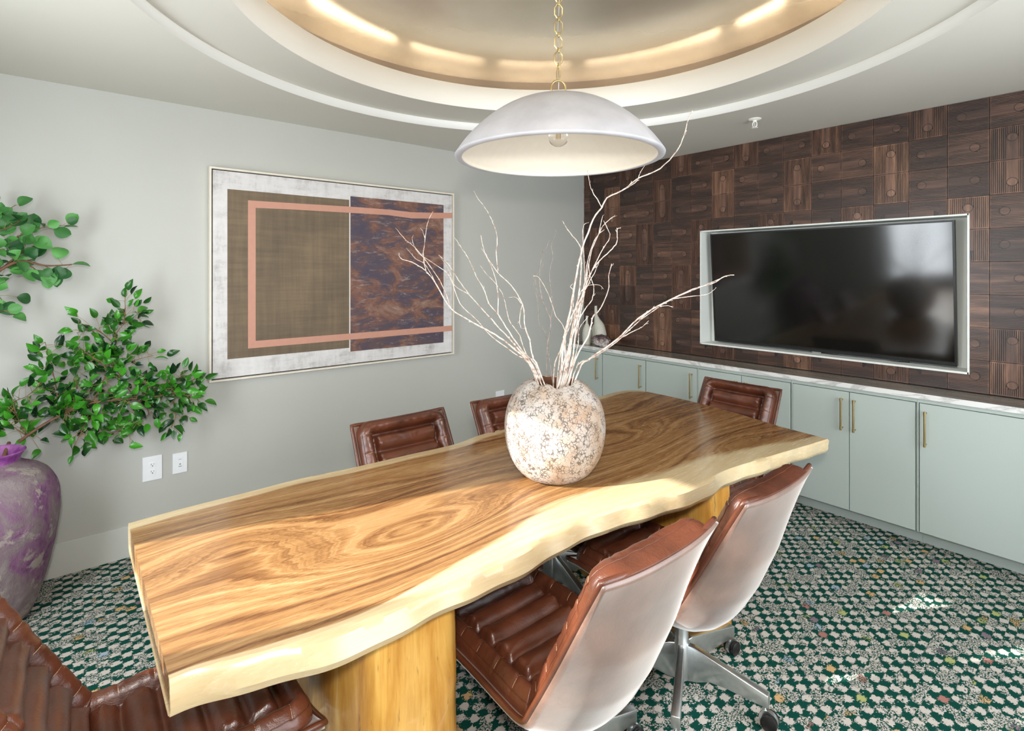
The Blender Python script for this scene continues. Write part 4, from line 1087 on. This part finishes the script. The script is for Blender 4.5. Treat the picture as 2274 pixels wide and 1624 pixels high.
bm = bmesh.new(); bp = catmull([(.013, 0, .150), (.016, 0, .138), (.03, 0, .122), (.041, 0, .098), (.036, 0, .070), (.018, 0, .055), (.001, 0, .052)], 5)
rows = lathe(bm, [(max(.0008, p.x), p.z) for p in bp], 32); capped(bm, rows); blb = obj('bulb', bm, M['glass'], lamp, True)
bm = bmesh.new()
for k in range(6):
    a = k*PI/3; tube(bm, [(.006*math.cos(a), .006*math.sin(a), .145), (.007*math.cos(a), .007*math.sin(a), .085)], .0011, 5)
obj('filament', bm, M['filament'], blb, True)
# chain
bm = bmesh.new(); rows = lathe(bm, [(.02, .251), (.02, .258), (.008, .262), (.008, .268)], 20); capped(bm, rows); obj('cap', bm, M['gold_chain'], lamp, True, 40)
camdir = math.atan2(-3.68-CY, -4.019-CX)   # plane of the big links roughly faces the room entrance
RZ = Matrix.Rotation(camdir+PI/2+.25, 4, 'Z')
bm = bmesh.new(); rg = [RZ @ Vector((.031*math.cos(a), 0, .293+.031*math.sin(a))) for a in [2*PI*k/32 for k in range(33)]]; tube(bm, rg, .0038, 8, False); obj('ring', bm, M['gold_chain'], lamp, True)
bm = bmesh.new(); tube(bm, [(0, 0, .262), (.002, 0, .33), (-.003, .002, .5), (.003, -.002, .65), (0, 0, .82)], .0016, 6); obj('cord', bm, M['silver'], lamp, True)
z0 = .352; per = .0645; nl = 8
for k in range(nl):
    zc = z0+per*k; hw_, hl = .0165, .0265
    po = [(0, -hl-.003), (hw_*.5, -hl), (hw_*.55, -hl+.004), (hw_, -hl*.55), (hw_, hl*.55), (hw_*.55, hl-.004), (hw_*.5, hl), (0, hl+.003)]
    po = po+[(-x, z) for x, z in po[::-1][1:-1]]
    if k == 0: po = [(x*.45, z) for x, z in po]
    Mz = Matrix.Rotation(.12*(k % 3-1), 4, 'Z') @ RZ
    pts = [Mz @ Vector((x, 0, zc+z)) for x, z in po]; pts.append(pts[0]); pts.append(pts[1])
    bm = bmesh.new(); tube(bm, pts, .0026, 6, False); obj('chain_link', bm, M['gold_chain'], lamp, True, 50)
    bm = bmesh.new(); Mp = Matrix.Rotation(PI/2, 4, 'Z') @ RZ
    tube(bm, [Mp @ Vector((.0058*math.cos(a), 0, zc+per/2+.0095*math.sin(a))) for a in [2*PI*j/16 for j in range(17)]], .0024, 6, False); obj('chain_link', bm, M['gold_chain'], lamp, True)
bm = bmesh.new(); rows = lathe(bm, [(.06, .834), (.06, .828), (.05, .815), (.012, .808)], 32); capped(bm, rows); obj('canopy', bm, M['gold_chain'], lamp, True, 40)

# ------------------------------------------------------------------ tall purple pot with artificial foliage
PPX, PPY = -4.307, -.295
pot = empty('floor_vase', 'tall weathered purple and grey floor vase in the left corner', 'vase', (PPX, PPY, 0))
pp = catmull([(.125, 0, 0), (.15, 0, .03), (.185, 0, .14), (.222, 0, .30), (.243, 0, .44), (.247, 0, .53), (.232, 0, .61), (.19, 0, .675), (.135, 0, .708), (.108, 0, .722), (.100, 0, .735)], 5)
bm = bmesh.new()
def pfn(a, r, z):
    d = noise.noise(Vector((math.cos(a)*6, math.sin(a)*6, z*14)))*.0035; return ((r+d)*math.cos(a), (r+d)*math.sin(a), z)
rows = lathe(bm, [(p.x, p.z) for p in pp], 72, fn=pfn); bm.faces.new(rows[0][::-1]); obj('body', bm, M['purple'], pot, True)
bm = bmesh.new(); rows = lathe(bm, [(.102, .728), (.104, .745), (.118, .768), (.124, .775), (.118, .779), (.108, .772), (.09, .745), (.085, .70), (.12, .66), (.15, .5), (.005, .45)], 60); bm.faces.new(rows[-1]); obj('neck', bm, M['purple_rim'], pot, True, 50)
def leaf(V, Fc, SH, base, dirv, nrm, L_, W_, cup, sh, rounded):
    dirv = dirv.normalized(); side = dirv.cross(nrm).normalized(); nn = side.cross(dirv).normalized()
    n = 7; idx = []
    for i in range(n+1):
        t = i/n
        w = W_*.5*((math.sin(PI*t)**.62) if rounded else (math.sin(PI*t**.85)**.85)*(1-.12*t))
        if i in (0, n): w = W_*.02
        c = base+dirv*(L_*t)+nn*(-cup*L_*(t-.4)**2*1.3)
        row = []
        for sx in (-1, -.5, 0, .5, 1): row.append(len(V)); V.append(tuple(c+side*w*sx+nn*(abs(sx)*w*.32))); SH.append(sh)
        idx.append(row)
    for a, b in zip(idx, idx[1:]):
        for j in range(4): Fc.append((a[j], a[j+1], b[j+1], b[j]))
def foliage(name, label, lines, root, spacing, LW, mat, seed, rounded, rstem, spread):
    rnd = random.Random(seed); org = Vector(root[0])
    e = empty(name, label, 'plant', org)
    bm = bmesh.new(); tube(bm, [p-org for p in catmull(root, 5)], [rstem*(1-.3*i/(5*(len(root)-1))) for i in range(5*(len(root)-1)+1)], 8); 
    for li, l in enumerate(lines):
        P = catmull(l, 4); r0 = rstem*(.75 if li == 0 else .28)
        tube(bm, [p-org for p in P], [max(.0012, r0*(1-.8*i/len(P))) for i in range(len(P))], 6)
    n_b = len(bm.faces)
    V, Fc, SH = [], [], []
    pet = bm
    for li, l in enumerate(lines):
        P = catmull(l, 10); acc_ = 0
        tot = sum((b-a).length for a, b in zip(P, P[1:])); run = 0
        for a, b in zip(P, P[1:]):
            run += (b-a).length; acc_ += (b-a).length
            if li == 0 and run < .30*tot and not rounded: continue
            while acc_ > spacing:
                acc_ -= spacing
                t = (b-a).normalized()
                off = Vector((rnd.gauss(0, 1), rnd.gauss(0, .55), rnd.gauss(0, 1)))*spread
                base_ = b+off
                base_.y = min(base_.y, -.035)
                d = (t*.7+off.normalized()*.75+Vector((rnd.uniform(-.5, .5), rnd.uniform(-.5, .2), rnd.uniform(-.45, .5)))).normalized()
                nr = (Vector((-.15, -1.0, .45))+Vector((rnd.gauss(0, .5), rnd.gauss(0, .4), rnd.gauss(0, .5)))).normalized()
                if abs(d.dot(nr)) > .9: nr = nr.orthogonal()
                s_ = rnd.uniform(.7, 1.15)
                tip = base_+d*LW[0]*s_
                if tip.y > -.02: d.y -= .6; d.normalize()
                leaf(V, Fc, SH, base_-org, d, nr, LW[0]*s_, LW[1]*s_, rnd.uniform(-.2, .8), rnd.random(), rounded)
                tube(pet, [b-org, (b+base_)/2-org+Vector((0, 0, .004)), base_-org+d*.006], .0011, 4)
    me = bpy.data.meshes.new('leaves'); me.from_pydata(V, [], Fc); me.update(); at = me.attributes.new('shade', 'FLOAT', 'POINT'); at.data.foreach_set('value', SH)
    link('leaves', me, mat, e, True)
    for f in list(bm.faces)[n_b:]: f.material_index = 1
    obj('stem', bm, [M['bark'], M['stem']], e, True)
foliage('ficus_branch', 'leafy branch with small glossy dark green leaves reaching right from the purple vase', FICUS,
        [(-4.29, -.29, .50), (-4.27, -.27, .70), (-4.253, -.16, .78)], .0078, (.062, .036), M['leaf'], 4, False, .011, .034)
foliage('eucalyptus_branch', 'round leaved pale green branch at the left edge of the photo, above the purple vase', EUCA,
        [(-4.33, -.30, .50), (-4.38, -.28, .80), (-4.62, -.22, 1.2), (-4.56, -.19, 1.45), (-4.42, -.18, 1.56)], .021, (.066, .062), M['leaf_round'], 9, True, .014, .02)

# ------------------------------------------------------------------ things on the counter
def cer(nm, parts, label, cat):
    org = Vector(parts[0][0][0]); org.z = .905
    bm = bmesh.new()
    for pts, rd in parts:
        P = catmull(pts, 6); n = len(P); R_ = [lin(i/(n-1)*(len(rd)-1), list(enumerate(rd))) for i in range(n)]
        tube(bm, [p-org for p in P], R_, 28)
    return bm, org
bm, org = cer('', [([(-.12, -.305, .906), (-.12, -.315, .95), (-.12, -.312, 1.01), (-.12, -.292, 1.085), (-.12, -.27, 1.14), (-.12, -.256, 1.19), (-.12, -.253, 1.277)], [.048, .054, .057, .052, .030, .015, .013]),
    ([(-.09, -.22, .906), (-.09, -.21, .96), (-.10, -.225, 1.03), (-.11, -.265, 1.08), (-.12, -.285, 1.07)], [.036, .040, .042, .040, .02])], '', '')
o = obj('ceramic_sculpture', bm, M['ceramic'], None, True); o.location = org
tag(o, 'taller bone coloured bottle sculpture with an arched side, on the counter in the corner', 'ornament')
bm = bmesh.new(); cp = catmull([(.036, 0, 0), (.041, 0, .03), (.043, 0, .09), (.038, 0, .14), (.022, 0, .185), (.012, 0, .21), (.0105, 0, .27), (.008, 0, .272)], 5)
rows = lathe(bm, [(p.x, p.z) for p in cp], 36); capped(bm, rows); o = obj('ceramic_vase', bm, M['ceramic'], None, True); o.location = (-.19, -.20, .9055)
tag(o, 'smaller bone coloured bottle vase in front of the arched one on the counter', 'vase')
bm = bmesh.new(); bmesh.ops.create_icosphere(bm, subdivisions=5, radius=1)
for v in bm.verts:
    p = v.co.copy(); d = 1+.22*noise.noise(p*1.7)+.24*noise.noise(p*4.1+Vector((3, 1, 2)))+.22*abs(noise.noise(p*9))
    q = Vector((p.x*.045, p.y*.088, p.z*.052))*d
    if q.z > .02: q.z = .02+(q.z-.02)*.8+.006*noise.noise(p*14)
    v.co = q
mz = min(v.co.z for v in bm.verts); 
for v in bm.verts: v.co.z = max(v.co.z, mz+.012)-mz-.012
o = obj('crystal_rock', bm, M['rock'], None, True); o.location = (-.20, -.385, .9052)
tag(o, 'rough white rock with a dark crystal top on the counter', 'rock')
